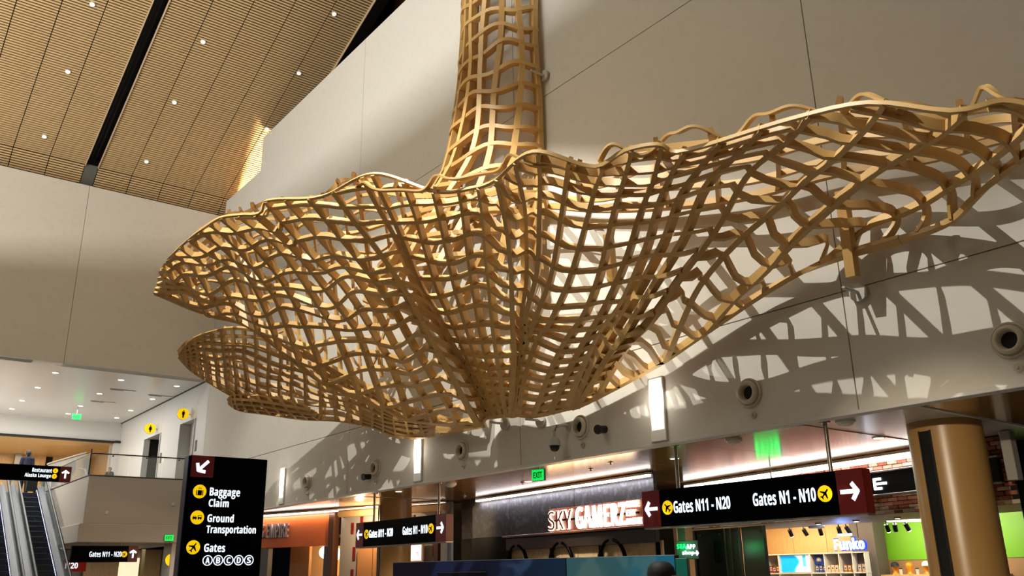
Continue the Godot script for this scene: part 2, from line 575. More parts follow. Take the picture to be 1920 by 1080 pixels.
	front.append(rib_line(33, -5, 14, [Vector3(-5.15, 6.75, 2.40), Vector3(-5.76, 6.72, 2.06), Vector3(-6.49, 6.55, 1.95), Vector3(-7.22, 6.14, 1.70), Vector3(-8.09, 5.70, 1.53), Vector3(-9.00, 5.18, 1.28), Vector3(-9.81, 4.98, 0.98), Vector3(-10.58, 4.82, 0.59), Vector3(-11.42, 4.54, 0.20)]))
	front.append(rib_line(34, -6.5, 8.3, [Vector3(-4.28, 6.53, 2.40), Vector3(-4.77, 6.55, 2.00), Vector3(-5.33, 6.47, 1.75), Vector3(-5.95, 6.38, 1.57), Vector3(-6.57, 6.25, 1.33), Vector3(-7.38, 5.99, 1.18), Vector3(-8.25, 5.61, 0.99), Vector3(-9.04, 5.18, 0.62), Vector3(-9.74, 4.88, 0.20)]))
	front.append(rib_line(35, -7, 6.2, [Vector3(-3.48, 6.09, 2.30), Vector3(-3.98, 6.20, 1.86), Vector3(-4.49, 6.24, 1.55), Vector3(-5.13, 6.20, 1.37), Vector3(-5.89, 6.02, 1.24), Vector3(-6.60, 5.87, 1.02), Vector3(-7.35, 5.61, 0.77), Vector3(-8.10, 5.41, 0.50), Vector3(-8.84, 5.15, 0.20)]))
	front.append(rib_line(36, -7.2, 3, [Vector3(-3.05, 6.08, 2.10), Vector3(-3.49, 6.07, 1.64), Vector3(-3.90, 6.12, 1.31), Vector3(-4.33, 6.15, 1.02), Vector3(-4.83, 6.15, 0.80), Vector3(-5.40, 6.12, 0.63), Vector3(-6.03, 6.04, 0.49), Vector3(-6.73, 5.88, 0.39), Vector3(-7.46, 5.54, 0.22)]))
	front.append(rib_line(37.5, -7.5, 0.7, [Vector3(-2.73, 5.86, 1.90), Vector3(-3.13, 5.93, 1.51), Vector3(-3.50, 5.98, 1.19), Vector3(-3.86, 6.00, 0.89), Vector3(-4.25, 6.00, 0.64), Vector3(-4.66, 5.99, 0.43), Vector3(-5.10, 6.01, 0.29), Vector3(-5.59, 6.02, 0.22), Vector3(-6.29, 5.70, 0.25)]))
	front.append(rib_line(39.5, -7.7, -1.5, [Vector3(-2.78, 5.86, 1.50), Vector3(-3.08, 5.85, 1.26), Vector3(-3.35, 5.86, 1.05), Vector3(-3.58, 5.90, 0.85), Vector3(-3.85, 5.87, 0.67), Vector3(-4.16, 5.78, 0.53), Vector3(-4.45, 5.70, 0.38), Vector3(-4.81, 5.66, 0.35), Vector3(-5.19, 5.64, 0.35)]))
	back.append(rib_line(0, 0, 9, [Vector3(-20.52, 8.44, 5.45), Vector3(-21.70, 8.78, 4.93), Vector3(-22.53, 8.96, 4.60), Vector3(-23.08, 9.00, 4.46), Vector3(-23.37, 8.91, 4.50)]))
	back.append(rib_line(4, 0, 9, [Vector3(-17.18, 8.79, 5.40), Vector3(-19.84, 9.46, 4.35), Vector3(-21.38, 9.46, 3.60), Vector3(-21.90, 8.89, 3.15), Vector3(-21.48, 7.89, 3.00)]))
	back.append(rib_line(8, 0, 9, [Vector3(-15.39, 8.70, 5.00), Vector3(-17.86, 9.49, 3.72), Vector3(-19.33, 9.30, 2.80), Vector3(-19.92, 8.23, 2.22), Vector3(-19.75, 6.49, 2.00)]))
	back.append(rib_line(10.6, 0, 9, [Vector3(-13.51, 8.21, 4.65), Vector3(-16.25, 9.31, 3.28), Vector3(-18.00, 9.27, 2.30), Vector3(-18.79, 8.10, 1.71), Vector3(-18.69, 6.03, 1.50)]))
	back.append(rib_line(12, 0, 9, [Vector3(-12.99, 8.50, 4.50), Vector3(-15.70, 9.42, 2.99), Vector3(-17.39, 9.17, 1.90), Vector3(-18.13, 7.84, 1.24), Vector3(-18.00, 5.71, 1.00)]))
	back.append(rib_line(15, 0, 9, [Vector3(-11.58, 7.84, 3.90), Vector3(-13.50, 8.64, 2.63), Vector3(-15.02, 9.11, 1.60), Vector3(-16.16, 9.26, 0.81), Vector3(-16.92, 9.11, 0.25)]))
	back.append(rib_line(18, 0, 9, [Vector3(-10.52, 7.62, 3.40), Vector3(-11.80, 8.22, 2.45), Vector3(-12.97, 8.69, 1.60), Vector3(-14.05, 9.05, 0.86), Vector3(-15.05, 9.30, 0.22)]))
	back.append(rib_line(21, 0, 9, [Vector3(-8.86, 7.53, 3.50), Vector3(-10.06, 7.99, 2.48), Vector3(-11.10, 8.33, 1.60), Vector3(-11.96, 8.59, 0.85), Vector3(-12.66, 8.78, 0.22)]))
	back.append(rib_line(24, 0, 9, [Vector3(-8.18, 7.20, 2.90), Vector3(-8.93, 7.49, 2.19), Vector3(-9.64, 7.74, 1.50), Vector3(-10.31, 7.95, 0.85), Vector3(-10.94, 8.12, 0.22)]))
	back.append(rib_line(26.5, 0, 9, [Vector3(-7.33, 7.26, 2.70), Vector3(-7.98, 7.55, 1.96), Vector3(-8.54, 7.70, 1.30), Vector3(-9.00, 7.72, 0.72), Vector3(-9.35, 7.61, 0.22)]))
	back.append(rib_line(29.5, 0, 9, [Vector3(-6.01, 7.05, 2.40), Vector3(-6.42, 7.12, 1.77), Vector3(-6.82, 7.16, 1.20), Vector3(-7.20, 7.17, 0.68), Vector3(-7.58, 7.16, 0.22)]))
	back.append(rib_line(32, 0, 9, [Vector3(-4.71, 6.80, 2.40), Vector3(-5.07, 6.88, 1.77), Vector3(-5.40, 6.92, 1.20), Vector3(-5.72, 6.95, 0.68), Vector3(-6.01, 6.96, 0.22)]))
	back.append(rib_line(34.5, 0, 9, [Vector3(-3.82, 6.28, 2.30), Vector3(-4.02, 6.40, 1.73), Vector3(-4.24, 6.50, 1.20), Vector3(-4.47, 6.58, 0.70), Vector3(-4.72, 6.66, 0.22)]))
	back.append(rib_line(37, 0, 9, [Vector3(-3.13, 6.19, 2.00), Vector3(-3.34, 6.33, 1.46), Vector3(-3.52, 6.43, 1.00), Vector3(-3.68, 6.49, 0.61), Vector3(-3.82, 6.53, 0.30)]))
	back.append(rib_line(39, 0, 9, [Vector3(-2.70, 5.89, 1.70), Vector3(-2.79, 5.99, 1.40), Vector3(-2.88, 6.10, 1.10), Vector3(-2.97, 6.21, 0.80), Vector3(-3.06, 6.32, 0.50)]))
	lobe.append(rib_line(0, 0, 9, [Vector3(-21.34, 6.87, 4.59), Vector3(-21.40, 6.86, 4.57), Vector3(-21.45, 6.85, 4.54), Vector3(-21.51, 6.83, 4.52), Vector3(-21.56, 6.82, 4.50)]))
	lobe_back.append(rib_line(0, 0, 7, [Vector3(-21.39, 6.92, 4.54), Vector3(-21.34, 6.86, 4.53), Vector3(-21.36, 6.83, 4.51), Vector3(-21.46, 6.82, 4.48), Vector3(-21.64, 6.83, 4.45)]))
	lobe.append(rib_line(2, 0, 9, [Vector3(-20.92, 7.06, 4.49), Vector3(-21.04, 6.92, 4.41), Vector3(-21.25, 6.79, 4.31), Vector3(-21.55, 6.68, 4.17), Vector3(-21.94, 6.59, 4.01)]))
	lobe_back.append(rib_line(2, 0, 7, [Vector3(-20.97, 7.11, 4.44), Vector3(-21.69, 7.10, 4.15), Vector3(-22.10, 7.01, 3.98), Vector3(-22.21, 6.83, 3.91), Vector3(-22.01, 6.59, 3.96)]))
	lobe.append(rib_line(4, 0, 9, [Vector3(-20.39, 7.19, 4.23), Vector3(-20.54, 6.91, 4.11), Vector3(-20.83, 6.68, 3.93), Vector3(-21.28, 6.47, 3.70), Vector3(-21.88, 6.27, 3.42)]))
	lobe_back.append(rib_line(4, 0, 7, [Vector3(-20.44, 7.23, 4.18), Vector3(-21.71, 7.24, 3.66), Vector3(-22.37, 7.06, 3.34), Vector3(-22.44, 6.73, 3.25), Vector3(-21.94, 6.28, 3.37)]))
	lobe.append(rib_line(6, 0, 9, [Vector3(-19.87, 7.27, 3.78), Vector3(-20.05, 6.89, 3.65), Vector3(-20.41, 6.55, 3.44), Vector3(-20.96, 6.24, 3.17), Vector3(-21.69, 5.95, 2.83)]))
	lobe_back.append(rib_line(6, 0, 7, [Vector3(-19.91, 7.32, 3.73), Vector3(-21.49, 7.29, 3.06), Vector3(-22.30, 7.02, 2.68), Vector3(-22.38, 6.55, 2.59), Vector3(-21.74, 5.95, 2.78)]))
	lobe.append(rib_line(8, 0, 9, [Vector3(-19.34, 7.11, 3.19), Vector3(-19.59, 6.70, 3.05), Vector3(-20.03, 6.33, 2.84), Vector3(-20.64, 5.99, 2.55), Vector3(-21.44, 5.65, 2.19)]))
	lobe_back.append(rib_line(8, 0, 7, [Vector3(-19.37, 7.15, 3.14), Vector3(-21.04, 7.10, 2.40), Vector3(-21.94, 6.80, 2.00), Vector3(-22.09, 6.29, 1.91), Vector3(-21.49, 5.65, 2.14)]))
	lobe.append(rib_line(10, 0, 9, [Vector3(-18.95, 6.80, 2.53), Vector3(-19.23, 6.44, 2.38), Vector3(-19.66, 6.10, 2.16), Vector3(-20.24, 5.79, 1.87), Vector3(-20.98, 5.48, 1.51)]))
	lobe_back.append(rib_line(10, 0, 7, [Vector3(-18.98, 6.83, 2.48), Vector3(-20.50, 6.78, 1.75), Vector3(-21.33, 6.50, 1.34), Vector3(-21.51, 6.05, 1.24), Vector3(-21.02, 5.48, 1.46)]))
	lobe.append(rib_line(12, 0, 9, [Vector3(-18.58, 6.30, 1.78), Vector3(-18.82, 6.05, 1.61), Vector3(-19.17, 5.81, 1.39), Vector3(-19.62, 5.59, 1.11), Vector3(-20.18, 5.38, 0.78)]))
	lobe_back.append(rib_line(12, 0, 7, [Vector3(-18.60, 6.33, 1.73), Vector3(-19.76, 6.29, 1.08), Vector3(-20.41, 6.10, 0.69), Vector3(-20.56, 5.78, 0.58), Vector3(-20.22, 5.37, 0.73)]))
	lobe.append(rib_line(14, 0, 9, [Vector3(-18.09, 5.84, 1.10), Vector3(-18.37, 5.67, 0.92), Vector3(-18.69, 5.50, 0.72), Vector3(-19.07, 5.34, 0.48), Vector3(-19.50, 5.18, 0.22)]))
	lobe_back.append(rib_line(14, 0, 7, [Vector3(-18.11, 5.87, 1.05), Vector3(-18.93, 5.81, 0.55), Vector3(-19.43, 5.67, 0.24), Vector3(-19.64, 5.45, 0.11), Vector3(-19.53, 5.18, 0.17)]))
	lobe.append(rib_line(16, 0, 9, [Vector3(-17.68, 5.45, 0.53), Vector3(-17.74, 5.26, 0.45), Vector3(-17.80, 5.07, 0.37), Vector3(-17.86, 4.88, 0.30), Vector3(-17.92, 4.69, 0.22)]))
	lobe_back.append(rib_line(16, 0, 7, [Vector3(-17.69, 5.48, 0.48), Vector3(-17.90, 5.31, 0.29), Vector3(-18.02, 5.12, 0.17), Vector3(-18.03, 4.91, 0.13), Vector3(-17.95, 4.68, 0.17)]))
	lobe.append(rib_line(18, 0, 9, [Vector3(-16.82, 5.09, 0.25), Vector3(-16.66, 4.96, 0.24), Vector3(-16.50, 4.82, 0.23), Vector3(-16.35, 4.69, 0.23), Vector3(-16.19, 4.56, 0.22)]))
	lobe_back.append(rib_line(18, 0, 7, [Vector3(-16.83, 5.13, 0.20), Vector3(-16.58, 4.96, 0.23), Vector3(-16.39, 4.81, 0.23), Vector3(-16.28, 4.68, 0.21), Vector3(-16.23, 4.56, 0.17)]))
	lobe.append(rib_line(20, 0, 9, [Vector3(-15.52, 4.73, 0.25), Vector3(-15.31, 4.67, 0.24), Vector3(-15.09, 4.61, 0.23), Vector3(-14.89, 4.55, 0.23), Vector3(-14.68, 4.50, 0.22)]))
	lobe_back.append(rib_line(20, 0, 7, [Vector3(-15.54, 4.76, 0.20), Vector3(-15.23, 4.67, 0.23), Vector3(-15.00, 4.60, 0.23), Vector3(-14.82, 4.54, 0.21), Vector3(-14.71, 4.50, 0.17)]))
	tip.append(rib_line(0, 0, 5, [Vector3(-22.06, 5.96, 3.00), Vector3(-21.51, 5.83, 3.19), Vector3(-21.31, 5.77, 3.25), Vector3(-21.46, 5.77, 3.19), Vector3(-21.96, 5.85, 3.00)]))
	tip.append(rib_line(2, 0, 5, [Vector3(-21.64, 6.06, 3.00), Vector3(-21.14, 5.86, 3.14), Vector3(-21.00, 5.73, 3.15), Vector3(-21.19, 5.67, 3.04), Vector3(-21.71, 5.68, 2.80)]))
	tip.append(rib_line(4, 0, 5, [Vector3(-20.81, 5.96, 2.90), Vector3(-20.30, 5.73, 2.99), Vector3(-20.11, 5.58, 2.95), Vector3(-20.24, 5.49, 2.79), Vector3(-20.68, 5.46, 2.50)]))
	tip.append(rib_line(6, 0, 5, [Vector3(-19.84, 5.70, 2.60), Vector3(-19.30, 5.48, 2.69), Vector3(-19.06, 5.33, 2.65), Vector3(-19.11, 5.24, 2.49), Vector3(-19.44, 5.20, 2.20)]))
	tip.append(rib_line(8, 0, 5, [Vector3(-18.88, 5.34, 2.20), Vector3(-18.41, 5.19, 2.31), Vector3(-18.22, 5.10, 2.30), Vector3(-18.29, 5.06, 2.16), Vector3(-18.62, 5.07, 1.90)]))
	front[0].ripple = 0.16
	lobe[0].ripple = 0.07
	var s := thing("lattice_sculpture", "giant flowing lattice of bent pale wood strips hung on the tall pale wall", "sculpture")
	var wood := []
	for i in 3:
		var m := mat("bent wood %d" % i, Color.WHITE, 0.48)
		var base: Color = [Color(0.77, 0.61, 0.36), Color(0.74, 0.575, 0.325), Color(0.80, 0.645, 0.39)][i]
		m.albedo_texture = noise_tex(11 + i, 0.02, [base.darkened(0.16), base, base.lightened(0.06), base.darkened(0.05)], 256, 128, Vector2(0.6, 9.0))
		wood.append(m)
	var rng := RandomNumberGenerator.new()
	rng.seed = 5
	var pick := func() -> Material: return wood[rng.randi() % 3]
	# the front sheet: rows run from end to end, cross strips from rim to rim
	for k in range(-7, 17):
		row_laths(front, k, 0.085 if k > 1 else 0.06, 0.13, "row_strip", pick.call(), s, 0.25, 0.048 if k < 3 else (0.062 if k < 7 else 0.085))
	var us := []
	for i in 16:
		us.append(0.8 + i * 1.12)
	for i in 18:
		us.append(18.0 + i)
	for u in us:
		col_lath(front, u + 0.2 if u > 20 else u, 0.062 + 0.03 * (1.0 - smoothstep(14.0, 21.0, u)), 0.13, "cross_strip", pick.call(), s, 44, 0.0, 1.0, 0.075 + 0.05 * smoothstep(6.0, 16.0, u) * (1.0 - smoothstep(31.0, 33.0, u)) + 0.02 * smoothstep(31.0, 33.0, u))
	for u in [37.4]:
		col_lath(front, u, 0.075, 0.12, "cross_strip", pick.call(), s, 30)
	col_lath(front, 39.5, 0.07, 0.10, "end_rim", wood[0], s, 40)
	edge_lath(front, 0.0, 0.05, 0.055, "upper_rim", wood[2], s, 0.0, 39.5)
	edge_lath(front, 1.0, 0.07, 0.13, "lower_rim", wood[0], s, 0.0, 39.5)
	# the inner sheet that closes it towards the wall
	for k in [1.6, 4.2, 7.0]:
		row_laths(back, k + rng.randf_range(-0.2, 0.2), 0.065, 0.10, "inner_row_strip", pick.call(), s, 0.3)
	for i in 21:
		col_lath(back, 1.6 + i * 1.8, 0.065, 0.10, "inner_cross_strip", pick.call(), s, 20, 0.04)
	# more of it in the left lobe, where layer shows behind layer
	for i in 15:
		col_lath(back, 0.5 + i * 0.92, 0.05, 0.07, "inner_cross_strip", pick.call(), s, 24, 0.05)
	for k in [0.8, 2.4, 3.4, 5.2, 6.1, 8.0]:
		var pts := []
		var nrm := []
		for i in 50:
			var u := 0.3 + i * 0.27
			var v: float = (k + 0.25 * sin(u * 2.1 + k)) / 9.0
			pts.append(sheet(back, u, v))
			nrm.append(sheet_normal(back, u, v))
		part("inner_row_strip", lath(pts, nrm, 0.05, 0.07), pick.call(), s)
	edge_lath(back, 1.0, 0.09, 0.12, "wall_rail", wood[1], s, 15.5, 38.6)
	# a second rim that winds over and under the first where inner and outer strips turn over
	for loop in [[13.0, 24.0, 0.10, 1.9], [25.0, 39.0, 0.15, 2.3]]:
		var pts := []
		var nrm := []
		var u: float = loop[0]
		while u < loop[1]:
			var q := sheet(front, u, 0.0).lerp(sheet(back, minf(u, 38.9), 0.0), 0.7)
			var ends := smoothstep(0.0, 1.5, u - loop[0]) * smoothstep(0.0, 1.5, loop[1] - u)
			var wave := (sin(u * loop[3]) * 0.6 + sin(u * loop[3] * 1.9 + 1.0) * 0.4) * ends
			pts.append(q + Vector3(0, 0.10 * ends + loop[2] * wave - 0.03, -0.12 - 0.12 * cos(u * loop[3])))
			nrm.append(Vector3(0.1, 1.0, 0.25 * wave).normalized())
			u += 0.1
		part("rim_loop", lath(pts, nrm, 0.08, 0.035), pick.call(), s)
	# the lower left lobe and its small tip
	for k in range(0, 10):
		row_laths(lobe, k, 0.06, 0.11, "lobe_row_strip", pick.call(), s)
	for i in 26:
		col_lath(lobe, 0.5 + i * 0.76, 0.07, 0.11, "lobe_cross_strip", pick.call(), s, 20)
	edge_lath(lobe, 0.0, 0.065, 0.11, "lobe_rim", wood[0], s, 0.0, 20.0)
	edge_lath(lobe, 1.0, 0.065, 0.11, "lobe_rim", wood[1], s, 0.0, 20.0)
	for k in [1.5, 3.2, 5.0]:
		row_laths(lobe_back, k, 0.055, 0.1, "lobe_row_strip", pick.call(), s, 0.35)
	for i in 9:
		col_lath(lobe_back, 1.2 + i * 2.0, 0.06, 0.1, "lobe_cross_strip", pick.call(), s, 16)
	for k in range(0, 6):
		row_laths(tip, k, 0.06, 0.1, "tip_row_strip", pick.call(), s, 0.3)
	for i in 10:
		col_lath(tip, 0.3 + i * 0.8, 0.06, 0.1, "tip_cross_strip", pick.call(), s, 12)
	# the trunk: rings round a half tube against the wall and uprights along it
	var lev := [[7.4, -17.6, 2.4], [8.4, -17.2, 1.9], [9.2, -16.7, 1.5], [9.64, -16.21, 1.3], [10.06, -15.75, 1.15], [10.56, -15.55, 1.05], [11.11, -15.36, 1.0], [11.83, -15.2, 0.95], [12.57, -15.08, 0.9], [13.68, -15.02, 0.87], [14.77, -14.94, 0.85], [16.7, -14.83, 0.85], [17.4, -14.8, 0.85]]
	var trunk := func(t: float, y: float, wob: float) -> Vector3:
		var i := 0
		while i < lev.size() - 2 and lev[i + 1][0] < y:
			i += 1
		var f: float = clampf((y - lev[i][0]) / (lev[i + 1][0] - lev[i][0]), 0, 1)
		var xl := lerpf(lev[i][1], lev[i + 1][1], f)
		var d := lerpf(lev[i][2], lev[i + 1][2], f) + wob
		var xr := -12.68
		return Vector3((xl + xr) / 2 - (xr - xl) / 2 * cos(t), y, 0.12 + d * sin(t))
	var y := 7.6
	var ring_no := 0
	while y < 17.4:
		var pts := []
		var nrm := []
		for j in 33:
			var t := PI * j / 32.0
			var yy := y + 0.07 * sin(t * 3.0 + ring_no * 1.3) + 0.05 * sin(t * 7.0 + ring_no)
			pts.append(trunk.call(t, yy, 0.03 * sin(t * 5.0 + ring_no * 2.1)))
			nrm.append(Vector3(-cos(t), 0.0, sin(t)))
		part("trunk_ring", lath(pts, nrm, 0.09, 0.16), pick.call(), s)
		y += 0.5 + 0.05 * sin(ring_no * 2.3)
		ring_no += 1
	for j in 10:
		var pts := []
		var nrm := []
		var t0: float = [0.03, 0.35, 0.66, 0.95, 1.25, 1.55, 1.9, 2.25, 2.68, 3.1][j]
		for i in 42:
			var yy := lerpf(7.4, 17.45, i / 41.0)
			var t := t0 + 0.05 * sin(yy * 1.4 + j * 2.0)
			pts.append(trunk.call(clampf(t, 0.01, 3.13), yy, 0.0))
			nrm.append(Vector3(-cos(t), 0.0, sin(t)))
		part("trunk_upright", lath(pts, nrm, 0.125, 0.15), pick.call(), s)
	# braces and wall plates that carry it
	for b in [[Vector3(-5.85, 6.55, 0.45), Vector3(-5.95, 5.35, 0.3)], [Vector3(-10.35, 7.35, 0.55), Vector3(-10.55, 6.55, 0.3)], [Vector3(-16.6, 7.6, 0.9), Vector3(-14.6, 9.1, 0.3)], [Vector3(-15.2, 7.1, 0.5), Vector3(-14.1, 8.8, 0.25)]]:
		var pts := []
		var nrm := []
		for i in 7:
			pts.append(b[0].lerp(b[1], i / 6.0))
			nrm.append(Vector3(0, 0, 1))
		part("brace", lath(pts, nrm, 0.14, 0.14), wood[1], s)
	var plate := mat("painted plate", Color(0.72, 0.70, 0.66), 0.5)
	for p in [Vector3(-14.15, 4.5, 0.02), Vector3(-13.0, 4.4, 0.02), Vector3(-6.05, 5.2, 0.02), Vector3(-12.55, 11.9, 0.02), Vector3(-15.0, 9.6, 0.02)]:
		part("wall_plate", MB.new().cyl(p, p + Vector3(0, 0, 0.05), 0.13, 20).cyl(p, p + Vector3(0, 0, 0.4), 0.025, 8), plate, s)

# ---------------------------------------------------------------- the hall
func slat_ceiling() -> void:
	var c := structure("ceiling", "warm wooden slat ceiling sloping over the hall with one black slot")
	var wood := mat("slat wood", Color.WHITE, 0.55)
	world_tex(wood, noise_tex(31, 0.03, [Color(0.74, 0.60, 0.41), Color(0.87, 0.74, 0.54), Color(0.80, 0.66, 0.47)], 128, 128, Vector2(6, 1)), Vector3(0.5, 0.5, 0.5))
	var dark := mat("ceiling void", Color(0.012, 0.011, 0.010), 0.9)
	var trim := mat("pale trim", Color(0.80, 0.70, 0.56), 0.5)
	var up := Vector3(cos(0.38186), sin(0.38186), 0)      # up the slope
	var nrm := Vector3(-sin(0.38186), cos(0.38186), 0)
	var foot := Vector3(-32.82, 16.336, 0)
	var lip_foot := Vector3(-33.43, 15.80, 0)
	var lip_up := (foot - lip_foot).normalized()
	var lip_n := Vector3(-lip_up.y, lip_up.x, 0)
	var slope := Basis(up, nrm, Vector3(0, 0, 1))
	var lip := Basis(lip_up, lip_n, Vector3(0, 0, 1))
	var bands := [[-1.10, 0.03], [0.06, 1.25], [1.28, 2.46], [2.49, 3.64], [3.67, 4.84], [5.33, 6.50], [6.53, 7.69], [7.72, 8.85], [8.88, 10.03], [10.06, 11.2], [11.23, 12.4], [12.43, 13.6]]
	for b in bands:
		var w: float = b[1] - b[0]
		var zc: float = (b[0] + b[1]) / 2
		var mb := MB.new()
		var n := 128
		for i in n:
			mb.box(foot + up * (0.07 + i * 0.106) + Vector3(0, 0, zc), Vector3(0.058, 0.035, w), 0.0, slope)
		for i in 8:
			mb.box(foot - lip_up * (0.05 + i * 0.1) + Vector3(0, 0, zc), Vector3(0.056, 0.035, w), 0.0, lip)
		tag(part("slat_panel", mb, wood, c), "", "", "", "stuff")
	# the black void above the slats
	var mb := MB.new()
	mb.box(foot + up * 12.0 + nrm * 0.45 + Vector3(0, 0, 8), Vector3(25, 0.1, 19.5), 0.0, slope)
	mb.box((foot + lip_foot) / 2 + lip_n * 0.35 + Vector3(0, 0, 8), Vector3(1.2, 0.1, 19.5), 0.0, lip)
	part("void_backing", mb, dark, c)
	var tb := MB.new()
	for z in [4.86, 5.31]:
		tb.box(foot + up * 7.0 + Vector3(0, 0, z), Vector3(14.0, 0.12, 0.03), 0.004, slope)
	tb.box(foot + up * 7.0 + Vector3(0, 0, -1.12), Vector3(14.0, 0.14, 0.035), 0.004, slope)
	part("edge_trim", tb, trim, c)
	part("slot_plate", MB.new().box((foot + lip_foot) / 2 + lip_n * 0.03 + Vector3(0, 0, 5.085), Vector3(0.86, 0.03, 0.44), 0.0, lip), mat("grey plate", Color(0.40, 0.39, 0.36), 0.6), c)
	var sb := MB.new()
	for z in [5.02, 5.15]:
		sb.box(foot + up * 7.1 + nrm * 0.2 + Vector3(0, 0, z), Vector3(14, 0.05, 0.03), 0.0, slope)
	part("slot_rail", sb, mat("black rail", Color(0.02, 0.02, 0.022), 0.4), c)
	# round downlights
	var lens := glow("downlight lens", Color(1.0, 0.95, 0.86), 2.2)
	var can := mat("white ring", Color(0.85, 0.84, 0.80), 0.4)
	for p in [[0.9, 6.9], [4.05, 6.9], [6.95, 6.9], [10.0, 6.9], [0.95, 3.4], [4.1, 3.4], [6.98, 3.4], [10.1, 3.4], [4.15, -0.06], [7.05, -0.06], [9.85, -0.1], [0.9, 10.4], [4.0, 10.4]]:
		var q: Vector3 = foot + up * p[0] + Vector3(0, 0, p[1])
		var t := thing("ceiling_downlight", "small round white downlight set in the wooden slat ceiling", "ceiling light", q, 0.0, "downlights in the slat ceiling")
		part("ring", MB.new().cyl(nrm * 0.02, -nrm * 0.05, 0.085, 18), can, t)
		part("lens", MB.new().cyl(-nrm * 0.045, -nrm * 0.058, 0.065, 18), lens, t)

func panel_wall() -> void:
	var w := structure("wall_right", "tall pale wall of large smooth panels behind the lattice")
	var paint := mat("wall paint", Color.WHITE, 0.85)
	world_tex(paint, noise_tex(3, 0.05, [Color(0.775, 0.755, 0.715), Color(0.80, 0.78, 0.74), Color(0.79, 0.765, 0.725)], 128, 128), Vector3(0.35, 0.35, 0.35))
	var xs := [-29.13, -21.08, -13.70, -6.32, 1.06, 8.0]
	var ys := [3.6, 5.29, 11.44, 17.53]
	for i in 5:
		for j in 3:
			var a := Vector2(xs[i], ys[j])
			var b := Vector2(xs[i + 1], ys[j + 1])
			part("wall_panel", MB.new().box(Vector3((a.x + b.x) / 2, (a.y + b.y) / 2, -0.06), Vector3(b.x - a.x - 0.016, b.y - a.y - 0.016, 0.12), 0.003), paint, w)
	part("core", MB.new().box(Vector3(-10.57, 10.565, -0.33), Vector3(37.1, 13.9, 0.4)), mat("joint dark", Color(0.25, 0.24, 0.23), 0.9), w)  # dark backing that shows through the panel joints
	part("edge_trim", MB.new().box(Vector3(-10.57, 3.585, -0.1), Vector3(37.1, 0.05, 0.22), 0.005), mat("white trim", Color(0.78, 0.77, 0.75), 0.5), w)
	# the lower stretch that runs on to the far corner
	part("wall_panel", MB.new().box(Vector3(-30.88, 10.69, -0.25), Vector3(3.49, 10.88, 0.5), 0.003), paint, w)
	part("wall_panel", MB.new().box(Vector3(-30.88, 4.44, -0.25), Vector3(3.49, 1.6, 0.5), 0.003), paint, w)
	var l := structure("wall_left", "broad end wall above the open upper level")
	var warm := mat("end wall paint", Color.WHITE, 0.85)
	world_tex(warm, noise_tex(4, 0.05, [Color(0.77, 0.735, 0.68), Color(0.80, 0.765, 0.71), Color(0.78, 0.745, 0.69)], 128, 128), Vector3(0.35, 0.35, 0.35))
	for z in [[0.0, 5.085], [5.095, 12.0], [12.01, 22.0]]:
		part("wall_panel", MB.new().box(Vector3(-32.92, 12.09, (z[0] + z[1]) / 2), Vector3(0.6, 6.72, z[1] - z[0] - 0.004), 0.003), warm, l)
	part("wall_panel", MB.new().box(Vector3(-32.92, 4.4, 16.0), Vector3(0.6, 8.7, 12.0), 0.003), warm, l)
	# the clerestory behind the top of the tall wall
	var k := structure("window_1", "black clerestory glazing with grey frames above the tall wall")
	var fr := mat("grey frame", Color(0.30, 0.31, 0.31), 0.45)
	var bk := mat("night glass", Color(0.006, 0.006, 0.008), 0.08)
	part("night_pane", MB.new().box(Vector3(-12, 21.5, -3.4), Vector3(42, 11, 0.05)), bk, k)
	for i in 12:
		part("mullion", MB.new().box(Vector3(-29.4 + i * 1.9, 21.5, -3.2), Vector3(0.22, 11, 0.3), 0.02), fr, k)
	for y in [18.4, 20.2, 22.0, 23.8]:
		part("transom", MB.new().box(Vector3(-17, y, -3.25), Vector3(30, 0.16, 0.22), 0.02), fr, k)
	for i in 5:
		part("vent_blade", MB.new().box(Vector3(-28.2 + i * 1.9, 19.2 + i * 0.42, -2.85), Vector3(1.7, 0.3, 0.05), 0.01, Basis(Vector3(0, 0, 1), 0.3)), mat("pale blade", Color(0.55, 0.57, 0.58), 0.4), k)
	# round columns that stand behind the tall wall
	var tan_paint := mat("tan column", Color(0.66, 0.51, 0.30), 0.32)
	for i in 2:
		var p: Vector3 = [Vector3(-28.55, 0, -1.75), Vector3(-23.6, 0, -3.0)][i]
		var t := thing("round_column", ["upper tan round column poking through the slat ceiling edge", "upper tan round column beside the black clerestory glazing"][i], "column", p)
		part("shaft", MB.new().cyl(Vector3(0, 3.8, 0), Vector3(0, 21.5 + i * 3, 0), 0.5, 40), tan_paint, t)
		part("collar", MB.new().cyl(Vector3(0, 18.2, 0), Vector3(0, 18.4, 0), 0.56, 40), mat("black rail", Color(0.02, 0.02, 0.022), 0.4), t)
	# what closes the hall behind the camera
	var dull := mat("hall paint", Color(0.72, 0.69, 0.64), 0.85)
	structure_box("wall_back", Vector3(-12, 13, 22.3), Vector3(44, 27, 0.6), dull)
	structure_box("wall_front", Vector3(8.3, 13, 8), Vector3(0.6, 27, 30), dull)
	structure_box("ceiling", Vector3(-6.3, 25.9, 9), Vector3(33, 0.4, 31), mat("high ceiling", Color(0.45, 0.34, 0.22), 0.8))
	structure_box("wall_north", Vector3(-12, 13, -12.5), Vector3(80, 27, 0.4), mat("dark shell", Color(0.05, 0.05, 0.05), 0.9))
	structure_box("trim_1", Vector3(-11, 17.4, -1.9), Vector3(36.3, 0.2, 2.8), mat("joint dark", Color(0.25, 0.24, 0.23), 0.9))
	var fl := mat("terrazzo", Color.WHITE, 0.35)
